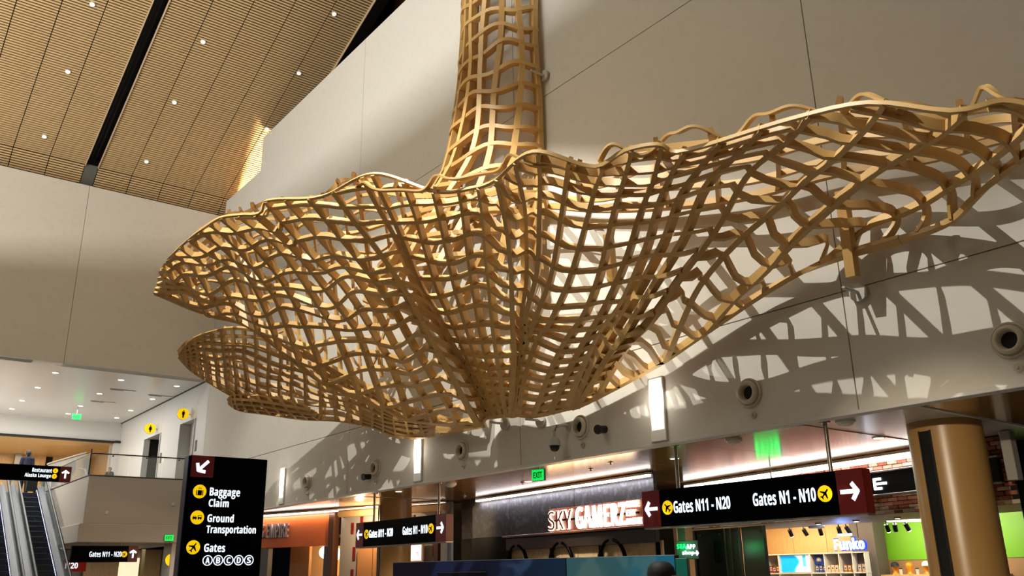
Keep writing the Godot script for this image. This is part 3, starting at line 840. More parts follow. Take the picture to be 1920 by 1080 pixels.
	world_tex(fl, noise_tex(6, 0.3, [Color(0.36, 0.34, 0.32), Color(0.44, 0.42, 0.39), Color(0.32, 0.30, 0.28)], 128, 128), Vector3(1, 1, 1))
	structure_box("floor", Vector3(-20, -0.1, 5), Vector3(64, 0.2, 36), fl)

func structure_box(called: String, c: Vector3, s: Vector3, m: Material) -> void:
	solo(called, MB.new().box(c, s), m, "", "", "", "structure")

func soffit() -> void:
	var s := structure("ceiling", "glossy wood panelled soffit over the shop fronts")
	var white := mat("soffit white", Color(0.80, 0.79, 0.77), 0.22)
	part("slab", MB.new().box(Vector3(-10.5, 3.75, -4.3), Vector3(37, 0.3, 8.1)), white, s)
	var wood := mat("soffit wood", Color.WHITE, 0.16)
	world_tex(wood, noise_tex(41, 0.03, [Color(0.46, 0.33, 0.18), Color(0.60, 0.45, 0.26), Color(0.53, 0.385, 0.22)], 256, 256, Vector2(0.6, 5.0)), Vector3(0.5, 0.5, 0.5))
	wood.metallic_specular = 0.6
	var x := -21.2
	while x < -7.5:
		part("wood_panel", MB.new().box(Vector3(x + 1.145, 3.594, -4.1), Vector3(2.28, 0.012, 7.7), 0.002), wood, s)
		x += 2.29
	for xx in [-28.9, -26.4, -23.9]:
		part("wood_panel", MB.new().box(Vector3(xx + 1.23, 3.594, -2.2), Vector3(2.45, 0.012, 4.1), 0.002), wood, s)
	for xx in [-5.6, -3.3, -1.0]:
		part("wood_panel", MB.new().box(Vector3(xx + 1.13, 3.594, -1.95), Vector3(2.26, 0.012, 3.6), 0.002), wood, s)
	part("edge_trim", MB.new().box(Vector3(-5.66, 3.59, -2.0), Vector3(0.07, 0.03, 3.8), 0.003), mat("white trim", Color(0.78, 0.77, 0.75), 0.5), s)
	var lens := glow("soffit lens", Color(1.0, 0.95, 0.88), 3.0)
	var ring := mat("white ring", Color(0.85, 0.84, 0.80), 0.4)
	var spots := [Vector3(-15.91, 3.588, -1.96), Vector3(-19.51, 3.588, -0.65), Vector3(-11.17, 3.588, -1.7), Vector3(-7.55, 3.588, -2.6)]
	for i in spots.size():
		var t := thing("soffit_downlight", ["lit downlight in the wood soffit near the exit sign", "lit downlight in the wood soffit beside the far hanging sign pole", "lit downlight in the wood soffit beside the near hanging sign pole", "lit downlight in the soffit above the brick shop front"][i], "ceiling light", spots[i])
		part("ring", MB.new().cyl(Vector3(0, 0.006, 0), Vector3(0, -0.012, 0), 0.1, 20), ring, t)
		part("lens", MB.new().cyl(Vector3(0, -0.010, 0), Vector3(0, -0.016, 0), 0.08, 20), lens, t)
	var dets := [Vector3(-17.28, 3.588, -0.73), Vector3(-8.97, 3.588, -0.67), Vector3(-6.9, 3.6, -0.6)]
	for i in 3:
		var t := thing("smoke_detector", ["white smoke detector on the wood soffit near the far sign", "white smoke detector on the wood soffit near the green glow", "white ceiling disc on the soffit beside the tan column"][i], "smoke detector", dets[i])
		part("base", MB.new().cyl(Vector3(0, 0, 0), Vector3(0, -0.03, 0), 0.14, 24), ring, t)
		part("dome", MB.new().lathe([Vector2(0.001, -0.085), Vector2(0.06, -0.08), Vector2(0.1, -0.06), Vector2(0.115, -0.03)], Transform3D(), 24), ring, t)
	var sp := [Vector3(-16.17, 3.588, -2.01), Vector3(-14.94, 3.588, -1.33), Vector3(-13.3, 3.588, -1.52), Vector3(-12.28, 3.588, -1.1), Vector3(-19.98, 3.588, -3.0)]
	for i in sp.size():
		var t := thing("sprinkler_head", "small round sprinkler plate on the wood soffit", "sprinkler", sp[i], 0.0, "sprinkler plates on the wood soffit")
		part("plate", MB.new().cyl(Vector3.ZERO, Vector3(0, -0.012, 0), 0.055, 16), mat("steel", Color(0.62, 0.60, 0.57), 0.3, 0.8), t)
		part("head", MB.new().cyl(Vector3(0, -0.01, 0), Vector3(0, -0.05, 0), 0.018, 10), mat("steel", Color(0.62, 0.60, 0.57), 0.3, 0.8), t)

func wall_fittings() -> void:
	# vertical slot lights
	var frame := mat("slot frame", Color(0.86, 0.85, 0.82), 0.4)
	var lens := glow("slot glow", Color(1.0, 0.97, 0.92), 0.6)
	var bulb := glow("slot bulb", Color(1.0, 0.98, 0.95), 6.0)
	var lx := [-9.94, -17.53, -25.2]
	for i in 3:
		var t := thing("wall_light", ["tall lit slot light in the wall above the near hanging sign", "tall lit slot light in the wall below the lattice's lowest rim", "tall lit slot light in the wall beside the black directory sign"][i], "wall light", Vector3(lx[i], 3.63, 0))
		var mb := MB.new()
		mb.box(Vector3(-0.155, 0.54, 0.02), Vector3(0.03, 1.08, 0.05), 0.004)
		mb.box(Vector3(0.155, 0.54, 0.02), Vector3(0.03, 1.08, 0.05), 0.004)
		mb.box(Vector3(0, 0.015, 0.02), Vector3(0.3, 0.03, 0.05), 0.004)
		mb.box(Vector3(0, 1.065, 0.02), Vector3(0.3, 0.03, 0.05), 0.004)
		part("frame", mb, frame, t)
		part("reflector", MB.new().box(Vector3(0, 0.54, 0.004), Vector3(0.28, 1.03, 0.006)), lens, t)
		part("sill", MB.new().box(Vector3(0, 0.11, 0.02), Vector3(0.28, 0.16, 0.03), 0.004), frame, t)
		part("lamp_tube", MB.new().cyl(Vector3(0.02, 0.55, 0.03), Vector3(0.02, 0.98, 0.03), 0.035, 12), bulb, t)
		part("lamp_tube", MB.new().cyl(Vector3(0.02, 0.24, 0.03), Vector3(0.02, 0.42, 0.03), 0.035, 12), bulb, t)
		omni("slot_lamp", Vector3(lx[i], 4.3, 0.22), 0.2, 0.1, Color(1.0, 0.96, 0.9))
	# round air jets, each with a small round sensor beside it
	var shell := mat("jet shell", Color(0.74, 0.70, 0.62), 0.35)
	var bore := mat("jet bore", Color(0.02, 0.02, 0.022), 0.8)
	var jx := [-4.25, -8.06, -11.88, -15.72, -19.55, -23.47]
	var jl := ["nearest the tan column", "between tan column and near slot light", "beside the dome camera", "under the lattice's lowest rim", "beside the far black spotlight", "beside the farthest slot light"]
	for i in 6:
		var t := thing("air_jet", "round cream air nozzle on the wall, " + jl[i], "air vent", Vector3(jx[i], 4.13, 0), 0.0)
		var turn := Transform3D(Basis(Vector3(1, 0, 0), PI / 2), Vector3.ZERO)
		part("flange", MB.new().lathe([Vector2(0.22, 0.0), Vector2(0.225, 0.03), Vector2(0.205, 0.045), Vector2(0.19, 0.03), Vector2(0.175, 0.03)], turn, 32), shell, t)
		part("nozzle", MB.new().lathe([Vector2(0.175, 0.02), Vector2(0.18, 0.07), Vector2(0.165, 0.10), Vector2(0.14, 0.11), Vector2(0.12, 0.10), Vector2(0.105, 0.05), Vector2(0.10, 0.012)], turn, 32), shell, t)
		part("bore", MB.new().cyl(Vector3(0, 0, 0.008), Vector3(0, 0, 0.014), 0.105, 28), bore, t)
		var u := thing("wall_sensor", "small wall sensor under the air nozzle " + jl[i], "sensor", Vector3(jx[i] + 0.03, 3.79, 0))
		part("base", MB.new().cyl(Vector3.ZERO, Vector3(0, 0, 0.025), 0.055, 18), shell, u)
		part("tip", MB.new().cyl(Vector3(0, 0, 0.02), Vector3(0, 0, 0.06), 0.02, 10), shell, u)
	var black := mat("black plastic", Color(0.012, 0.012, 0.014), 0.35)
	for i in 2:
		var t := thing("spotlight", ["small black round spotlight on the wall beside the dome camera", "small black round spotlight on the wall low down by a far air nozzle"][i], "spotlight", [Vector3(-11.25, 4.0, 0), Vector3(-19.85, 3.95, 0)][i])
		part("body", MB.new().cyl(Vector3(0, 0, 0.0), Vector3(0.02, -0.02, 0.2), 0.07, 18), black, t)
		part("rim", MB.new().cyl(Vector3(0.018, -0.018, 0.18), Vector3(0.022, -0.022, 0.215), 0.085, 18), mat("dark ring", Color(0.10, 0.10, 0.11), 0.4), t)
	var cam := thing("dome_camera", "white security camera with a black dome on a wall bracket", "security camera", Vector3(-12.35, 4.08, 0))
	var grey := mat("camera grey", Color(0.66, 0.66, 0.64), 0.4)
	part("bracket", MB.new().tube([Vector3(0.12, 0.1, 0), Vector3(0.12, 0.12, 0.14), Vector3(0.06, 0.1, 0.24), Vector3(0.0, 0.02, 0.26), Vector3(0, -0.1, 0.26)], 0.03, 10).cyl(Vector3(0.12, 0.1, 0), Vector3(0.12, 0.1, 0.02), 0.08, 18), grey, cam)
	part("housing", MB.new().lathe([Vector2(0.115, -0.26), Vector2(0.115, -0.2), Vector2(0.1, -0.14), Vector2(0.05, -0.09), Vector2(0.001, -0.08)], Transform3D(Basis(), Vector3(0, 0, 0.26)), 24), grey, cam)
	part("dome", MB.new().lathe([Vector2(0.001, -0.37), Vector2(0.05, -0.36), Vector2(0.085, -0.32), Vector2(0.095, -0.26)], Transform3D(Basis(), Vector3(0, 0, 0.26)), 24), black, cam)

func unseen_roof_fittings() -> void:
	# the framed spots (a can with a flap above its mouth) and the ledge with the light cove, all out of view, placed to light or shade the tall wall
	var black := mat("black plastic", Color(0.012, 0.012, 0.014), 0.35)
	for p in SPOTS:
		var t := thing("unseen_framing_spotlight", "unseen black framing spotlight under the roof, the one nearer the " + ("end wall" if p[0].x < -12.0 else "tan column"), "spotlight", p[0], 0.0, "unseen framing spotlights under the roof")
		part("can", MB.new().cyl(Vector3(0, 0.15, 0.1), Vector3(0, 0.6, 0.4), 0.14, 20), black, t)
		part("arm", MB.new().cyl(Vector3(0, 0.4, 0.3), Vector3(0, 7.2, 0.3), 0.025, 8), black, t)
		# the flap cuts the beam a little above the lattice's rim
		var dx: float = p[0].x + 9.5
		part("flap", MB.new().prism(PackedVector2Array([Vector2(-1.3, -0.50), Vector2(-0.29 - dx * 0.065, -0.53), Vector2(0.33 - dx * 0.065, -0.80), Vector2(1.3, -0.83), Vector2(1.3, 0.5), Vector2(-1.3, 0.5)]), Transform3D(Basis(), Vector3(0, 0, -0.6)), 0.01), black, t)
	var lg := structure("unseen_ledge_2", "unseen ledge along the wall opposite, its lip shading the cove light")
	var dull := mat("hall paint", Color(0.72, 0.69, 0.64), 0.85)
	part("shelf", MB.new().box(Vector3(-12, 9.6, 20.2), Vector3(44, 0.2, 3.6)), dull, lg)
	part("lip", MB.new().box(Vector3(-12, 9.98, 18.55), Vector3(44, 0.56, 0.1)), dull, lg)

# ---------------------------------------------------------------- shops under the soffit
func frame_at(p: Vector3, q: Vector3) -> Transform3D:
	var x := (q - p).normalized()
	return Transform3D(Basis(x, Vector3.UP, x.cross(Vector3.UP)), p)

func set_frame(o: Node3D, p: Vector3, q: Vector3) -> Node3D:
	o.transform = frame_at(p, q)
	return o

func cove(called: String, label: String, p: Vector3, q: Vector3, energy: float, col: Color, tall := 0.05) -> void:
	# a bright line of light where a shop front meets the soffit
	var t := thing(called, label, "light strip")
	set_frame(t, p, q)
	var w := p.distance_to(q)
	part("channel", MB.new().box(Vector3(w / 2, 0.02, 0.04), Vector3(w, 0.05, 0.12), 0.004), mat("white trim", Color(0.78, 0.77, 0.75), 0.5), t)
	part("glow_tube", MB.new().box(Vector3(w / 2, 0.0 - tall / 2, 0.05), Vector3(w - 0.02, tall, 0.09), 0.012), glow("cove glow", Color(1.0, 0.95, 0.92), 6.0), t)
	var f := frame_at(p, q)
	panel_light("cove_strip_light", f * Vector3(w / 2, -0.04 - tall, 0.09), f * Vector3(w / 2, -1.0, -0.1), Vector2(w, 0.05), energy, col)

func shop_black() -> StandardMaterial3D:
	var m := mat("shop black", Color(0.008, 0.008, 0.009), 0.4)
	m.metallic_specular = 0.15
	return m

func game_shop() -> void:
	var p := Vector3(-21.27, 0, -3.8)
	var q := Vector3(-12.92, 0, -2.97)
	var t := structure("wall_shop_1", "dark mottled stone shop front with a glowing name above pale panels")
	set_frame(t, p, q)
	var stone := mat("dark stone", Color.WHITE, 0.55)
	world_tex(stone, noise_tex(51, 0.02, [Color(0.04, 0.035, 0.04), Color(0.17, 0.16, 0.18), Color(0.07, 0.055, 0.055), Color(0.25, 0.24, 0.28), Color(0.05, 0.04, 0.04)], 256, 256), Vector3(0.6, 0.6, 0.6))
	var x := 0.0
	for w in [2.62, 2.9, 2.86]:
		part("stone_panel", MB.new().box(Vector3(x + w / 2, 3.05, -0.05), Vector3(w - 0.012, 1.1, 0.1), 0.004), stone, t)
		x += w
	var blk := shop_black()
	part("side_panel", MB.new().box(Vector3(1.25, 1.25, -0.05), Vector3(2.5, 2.5, 0.12), 0.004), blk, t)
	part("ledge", MB.new().box(Vector3(5.45, 2.46, 0.05), Vector3(5.9, 0.05, 0.26), 0.006), mat("ledge wood", Color(0.36, 0.22, 0.10), 0.4), t)
	part("header", MB.new().box(Vector3(5.45, 2.28, 0.0), Vector3(5.9, 0.3, 0.12), 0.01), mat("dark brown wood", Color(0.13, 0.075, 0.035), 0.5), t)
	var beige := mat("beige panel", Color.WHITE, 0.6)
	world_tex(beige, noise_tex(52, 0.03, [Color(0.62, 0.53, 0.40), Color(0.70, 0.61, 0.47), Color(0.55, 0.46, 0.33)], 128, 128), Vector3(0.8, 0.8, 0.8))
	for i in 8:
		part("beige_panel", MB.new().box(Vector3(2.87 + i * 0.74, 1.1, -0.12), Vector3(0.728, 2.14, 0.05), 0.004), beige, t)
	for i in 4:
		part("dark_post", MB.new().box(Vector3(2.5 + i * 1.94, 1.1, -0.06), Vector3(0.06, 2.14, 0.1), 0.008), blk, t)
	for i in 3:
		var c := Vector3(3.0 + i * 1.95, 1.72, 0.04)
		var pts := [Vector3(c.x - 0.47, 0.02, c.z)]
		for k in 17:
			var a := PI - PI * k / 16.0
			pts.append(c + Vector3(cos(a) * 0.47, sin(a) * 0.52, 0))
		pts.append(Vector3(c.x + 0.47, 0.02, c.z))
		part("arch_tube", MB.new().tube(pts, 0.045, 10), blk, t)
	# the glowing name
	var s := thing("shop_sign", "glowing warm white letters reading SKY GAMERZ on the dark shop front", "sign", t.position, t.rotation.y)
	var hot := glow("neon white", Color(1.0, 0.95, 0.86), 7.0)
	var amber := glow("neon amber", Color(0.42, 0.17, 0.045), 0.35)
	part("glow_board", MB.new().box(Vector3(6.25, 2.76, 0.02), Vector3(3.5, 0.56, 0.03), 0.004), amber, s)
	# SKY in outline: a dark letter on a bright one
	part("lettering", letters("SKY", 1.0, 0.47, 0.03), hot, s, Vector3(5.02, 2.76, 0.07))
	part("lettering_inset", letters("SKY", 0.965, 0.43, 0.012, false), amber, s, Vector3(5.02, 2.76, 0.092))
	part("lettering", letters("GAMERZ", 1.82, 0.49, 0.03), hot, s, Vector3(6.56, 2.77, 0.07))
	part("lettering", letters("GAME", 0.44, 0.13, 0.03), hot, s, Vector3(7.73, 2.95, 0.07))
	part("lettering", letters("EAT", 0.32, 0.13, 0.03), hot, s, Vector3(7.67, 2.77, 0.07))
	part("lettering", letters("DRINK", 0.5, 0.13, 0.03), hot, s, Vector3(7.76, 2.59, 0.07))
	part("mount", MB.new().box(Vector3(6.25, 2.76, 0.045), Vector3(3.3, 0.04, 0.03)), blk, s)
	var f := frame_at(p, q)
	panel_light("shop_sign_light", f * Vector3(6.25, 2.77, 0.13), f * Vector3(6.25, 2.9, 2.0), Vector2(3.3, 0.5), 5.0, Color(1.0, 0.72, 0.42))
	cove("light_strip", "bright line of light along the soffit over the dark stone shop front", f * Vector3(1.0, 3.52, 0.02), f * Vector3(8.36, 3.52, 0.02), 7.0, Color(0.96, 0.96, 1.0))

func burger_shop() -> void:
	var p := Vector3(-28.55, 0, -0.85)
	var q := Vector3(-24.2, 0, -2.36)
	var t := structure("wall_shop_2", "orange fascia shop front with raised metal letters")
	set_frame(t, p, q)
	var orange := mat("orange metal", Color(0.80, 0.40, 0.18), 0.35, 0.0)
	part("fascia", MB.new().box(Vector3(0.55, 3.02, -0.05), Vector3(4.95, 1.1, 0.1), 0.01), orange, t)
	part("end_panel", MB.new().box(Vector3(3.12, 3.02, -0.25), Vector3(0.16, 1.12, 0.5), 0.01), mat("lavender grey", Color(0.45, 0.42, 0.52), 0.4), t)
	part("post", MB.new().box(Vector3(2.92, 1.23, -0.1), Vector3(0.2, 2.46, 0.2), 0.01), mat("blue grey metal", Color(0.36, 0.38, 0.45), 0.35, 0.4), t)
	part("post", MB.new().box(Vector3(0.15, 1.23, -0.1), Vector3(0.36, 2.46, 0.2), 0.01), mat("grey post", Color(0.36, 0.35, 0.34), 0.4, 0.2), t)
	part("side_post", MB.new().box(Vector3(3.16, 1.8, -0.05), Vector3(0.24, 3.6, 0.24), 0.01), mat("brown wood", Color(0.30, 0.17, 0.08), 0.5), t)
	# the room behind
	var cream := mat("cream wall", Color(0.80, 0.66, 0.48), 0.7)
	part("back_wall", MB.new().box(Vector3(1.4, 1.5, -3.4), Vector3(6, 3, 0.1)), cream, t)
	part("room_ceiling", MB.new().box(Vector3(1.4, 2.75, -1.8), Vector3(6, 0.1, 3.2)), cream, t)
	part("inner_wall", MB.new().box(Vector3(0.8, 1.4, -1.0), Vector3(0.9, 2.7, 0.12), 0.01), mat("tan board", Color(0.58, 0.44, 0.30), 0.6), t)
	for d in [[1.75, 2.25, 0.06, Color(0.45, 0.14, 0.10)], [2.05, 1.82, 0.11, Color(0.30, 0.22, 0.08)], [1.68, 2.08, 0.05, Color(0.62, 0.32, 0.18)], [2.5, 2.15, 0.07, Color(0.55, 0.2, 0.12)]]:
		part("wall_mark", MB.new().cyl(Vector3(d[0] + 1.2, d[1], -3.35), Vector3(d[0] + 1.2, d[1], -3.335), d[2], 7), mat("mark %s" % str(d[0]), d[3], 0.7), t)
	var s := thing("shop_sign", "raised silver letters ending in EMPIRE on the orange fascia", "sign", t.position, t.rotation.y)
	var silver := mat("letter silver", Color(0.74, 0.70, 0.70), 0.3, 0.5)
	part("lettering", letters("G", 0.25, 0.42, 0.07), silver, s, Vector3(-0.02, 3.0, 0.05))
	part("lettering", letters("EMPIRE", 0.98, 0.43, 0.07), silver, s, Vector3(0.76, 3.0, 0.05))
	part("rail", MB.new().box(Vector3(0.5, 2.84, 0.02), Vector3(1.4, 0.03, 0.05)), mat("steel", Color(0.62, 0.60, 0.57), 0.3, 0.8), s)
	var f := frame_at(p, q)
	cove("light_strip", "bright line of light along the soffit over the orange shop front", f * Vector3(-1.5, 3.52, 0.02), f * Vector3(7.6, 3.52, 0.02), 4.0, Color(1.0, 0.96, 0.97))
	omni("shop_fill_lamp", f * Vector3(0.75, 2.5, -2.2), 2.5, 0.12, Color(1.0, 0.84, 0.64))  # added fill, brightens the room behind the fascia
	for i in 2:
		var g := f * Vector3([1.95, 2.42][i], [2.3, 2.24][i], -0.95)
		var l := thing("globe_lamp", ["glowing white globe lamp in the orange shop, the one beside the pale wall", "glowing white globe lamp in the orange shop, the one beside the blue grey post"][i], "lamp", g, 0.0, "globe lamps in the orange shop")
		part("globe_glow", MB.new().ball(Vector3.ZERO, 0.2, Vector3.ONE, 20), glow("globe glow", Color(1.0, 0.92, 0.80), 2.6), l)
		part("cord", MB.new().cyl(Vector3(0, 0.19, 0), Vector3(0, 0.45, 0), 0.01, 6), mat("black plastic", Color(0.012, 0.012, 0.014), 0.35), l)
		part("cap", MB.new().cyl(Vector3(0, 0.18, 0), Vector3(0, 0.23, 0), 0.05, 12), mat("black plastic", Color(0.012, 0.012, 0.014), 0.35), l)
		omni("globe_lamp_light", g + Vector3(0, 0, 0.0), 1.1, 0.15, Color(1.0, 0.82, 0.60))

func pattern_shop() -> void:
	# a pale grey front dotted with upright red bars, round-cornered frames, and tan doors in an arch
	var p := Vector3(-25.2, 0, -2.05)
	var q := Vector3(-21.4, 0, -3.36)
	var t := structure("wall_shop_3", "pale grey shop front dotted with upright red bars and tan doors")
	set_frame(t, p, q)
	part("grey_wall", MB.new().box(Vector3(2.0, 1.8, -0.12), Vector3(4.3, 3.5, 0.1), 0.004), mat("pale grey wall", Color(0.60, 0.58, 0.55), 0.6), t)
	part("head_band", MB.new().box(Vector3(2.0, 3.4, 0.05), Vector3(4.2, 0.22, 0.3), 0.05), mat("warm cream", Color(0.72, 0.58, 0.40), 0.5), t)
	var red := mat("red bar", Color(0.42, 0.04, 0.05), 0.5)
	for b in [[0.35, 2.95, 0.34], [0.72, 3.2, 0.2], [0.95, 2.55, 0.4], [0.45, 2.2, 0.4], [0.4, 1.5, 0.5], [2.75, 3.1, 0.28], [3.55, 2.25, 0.4], [2.1, 3.1, 0.3], [1.5, 3.15, 0.22], [3.3, 2.9, 0.3]]:
		part("red_bar", MB.new().box(Vector3(b[0], b[1], -0.06), Vector3(0.11, b[2], 0.03), 0.004), red, t)
	var arch := PackedVector2Array()
	for k in 9:
		var a := PI - PI / 2 * k / 8.0
		arch.append(Vector2(0.95 + cos(a) * 0.35, 2.1 + sin(a) * 0.35))
	arch.append(Vector2(2.1, 2.45))
	arch.append(Vector2(2.1, 0))
	arch.append(Vector2(0.6, 0))
	part("arch_frame", MB.new().prism(arch, Transform3D(Basis(), Vector3(0, 0, -0.06)), 0.05), mat("brown wood", Color(0.30, 0.17, 0.08), 0.5), t)
	for i in 2:
		part("tan_door", MB.new().box(Vector3(0.97 + i * 0.62, 1.17, 0.0), Vector3(0.6, 2.34, 0.05), 0.006), mat("tan door", Color(0.66, 0.47, 0.29), 0.45), t)
	part("wood_corner", MB.new().prism(PackedVector2Array([Vector2(3.0, 3.5), Vector2(3.75, 3.5), Vector2(3.75, 2.75), Vector2(3.6, 2.9), Vector2(3.4, 3.15), Vector2(3.2, 3.25), Vector2(3.0, 3.3)]), Transform3D(Basis(), Vector3(0, 0, -0.07)), 0.06), mat("brown wood", Color(0.30, 0.17, 0.08), 0.5), t)
	part("door_post", MB.new().box(Vector3(3.72, 1.7, 0.0), Vector3(0.16, 3.4, 0.2), 0.01), mat("brown wood", Color(0.30, 0.17, 0.08), 0.5), t)
	part("edge_post", MB.new().box(Vector3(3.98, 1.7, 0.05), Vector3(0.16, 3.4, 0.12), 0.01), mat("pale grey wall", Color(0.60, 0.58, 0.55), 0.6), t)
	var d := thing("poster", "small lit white poster with pink print in a pale frame beside the round column", "poster", t.position, t.rotation.y)
	part("frame", MB.new().box(Vector3(2.92, 2.16, 0.05), Vector3(0.66, 0.56, 0.06), 0.008), mat("pale frame", Color(0.80, 0.68, 0.55), 0.4), d)
	var im := Image.create(64, 48, false, Image.FORMAT_RGB8)
	im.fill(Color(0.98, 0.96, 0.94))
	for r in [[5, 4, 10, 3, Color(0.3, 0.3, 0.35)], [12, 7, 6, 4, Color(0.4, 0.4, 0.45)], [40, 22, 14, 5, Color(0.92, 0.62, 0.66)], [46, 28, 9, 8, Color(0.94, 0.70, 0.72)], [48, 5, 9, 4, Color(0.90, 0.66, 0.62)], [22, 30, 8, 7, Color(0.95, 0.82, 0.80)], [9, 32, 7, 6, Color(0.93, 0.84, 0.78)]]:
		im.fill_rect(Rect2i(r[0], r[1], r[2], r[3]), r[4])
	var pm := mat("poster print", Color.WHITE, 0.4)
	pm.albedo_texture = ImageTexture.create_from_image(im)
	pm.emission_enabled = true
	pm.emission = Color.WHITE
	pm.emission_operator = BaseMaterial3D.EMISSION_OP_MULTIPLY
	pm.emission_texture = pm.albedo_texture
	pm.emission_energy_multiplier = 1.3
	var qm := QuadMesh.new()
	qm.size = Vector2(0.54, 0.44)
	part("lit_screen", qm, pm, d, Vector3(2.92, 2.17, 0.085))
	var c := thing("menu_light", "small white lit box above the tan doors", "light", t.position, t.rotation.y)
	part("lamp_face", MB.new().box(Vector3(1.1, 2.83, 0.1), Vector3(0.3, 0.14, 0.05), 0.01), glow("box glow", Color(0.95, 0.97, 1.0), 1.8), c)
	part("box", MB.new().box(Vector3(1.1, 2.9, 0.04), Vector3(0.42, 0.42, 0.09), 0.01), red, c)
	var f := frame_at(p, q)
	omni("shop_fill_lamp", f * Vector3(1.4, 3.1, 0.8), 4.0, 0.1, Color(1.0, 0.87, 0.70))  # added fill with no fixture, brightens the grey front

func columns() -> void:
	var tan_paint := mat("tan column", Color(0.66, 0.51, 0.30), 0.32)
	var black := mat("black channel", Color(0.02, 0.02, 0.02), 0.5)
	var dark := mat("dark ring", Color(0.10, 0.10, 0.11), 0.4)
	var info := [[Vector3(-6.22, 0, -2.1), 0.51, "big tan round column with a black upright channel, nearest the camera", 0.0], [Vector3(-21.95, 0, -2.0), 0.46, "tan round column standing behind the far hanging sign", 0.4]]
	for c in info:
		var t := thing("round_column", c[2], "column", c[0])
		var r: float = c[1]
		part("shaft", MB.new().cyl(Vector3.ZERO, Vector3(0, 3.6, 0), r, 64), tan_paint, t)
		var to_eye := Vector3(0, 0, 10.9) - Vector3(c[0].x, 0, c[0].z)
		var face := atan2(to_eye.x, to_eye.z)
		var a: float = face - (0.55 if c[3] == 0.0 else 1.25)
		var b := Basis(Vector3.UP, a)
		part("channel", MB.new().box(b * Vector3(0, 1.72, r - 0.02), Vector3(0.15, 3.44, 0.06), 0.008, b), black, t)
		for s in [-0.085, 0.085]:
			part("channel_edge", MB.new().box(b * Vector3(s, 1.72, r - 0.012), Vector3(0.02, 3.46, 0.06), 0.004, b), dark, t)

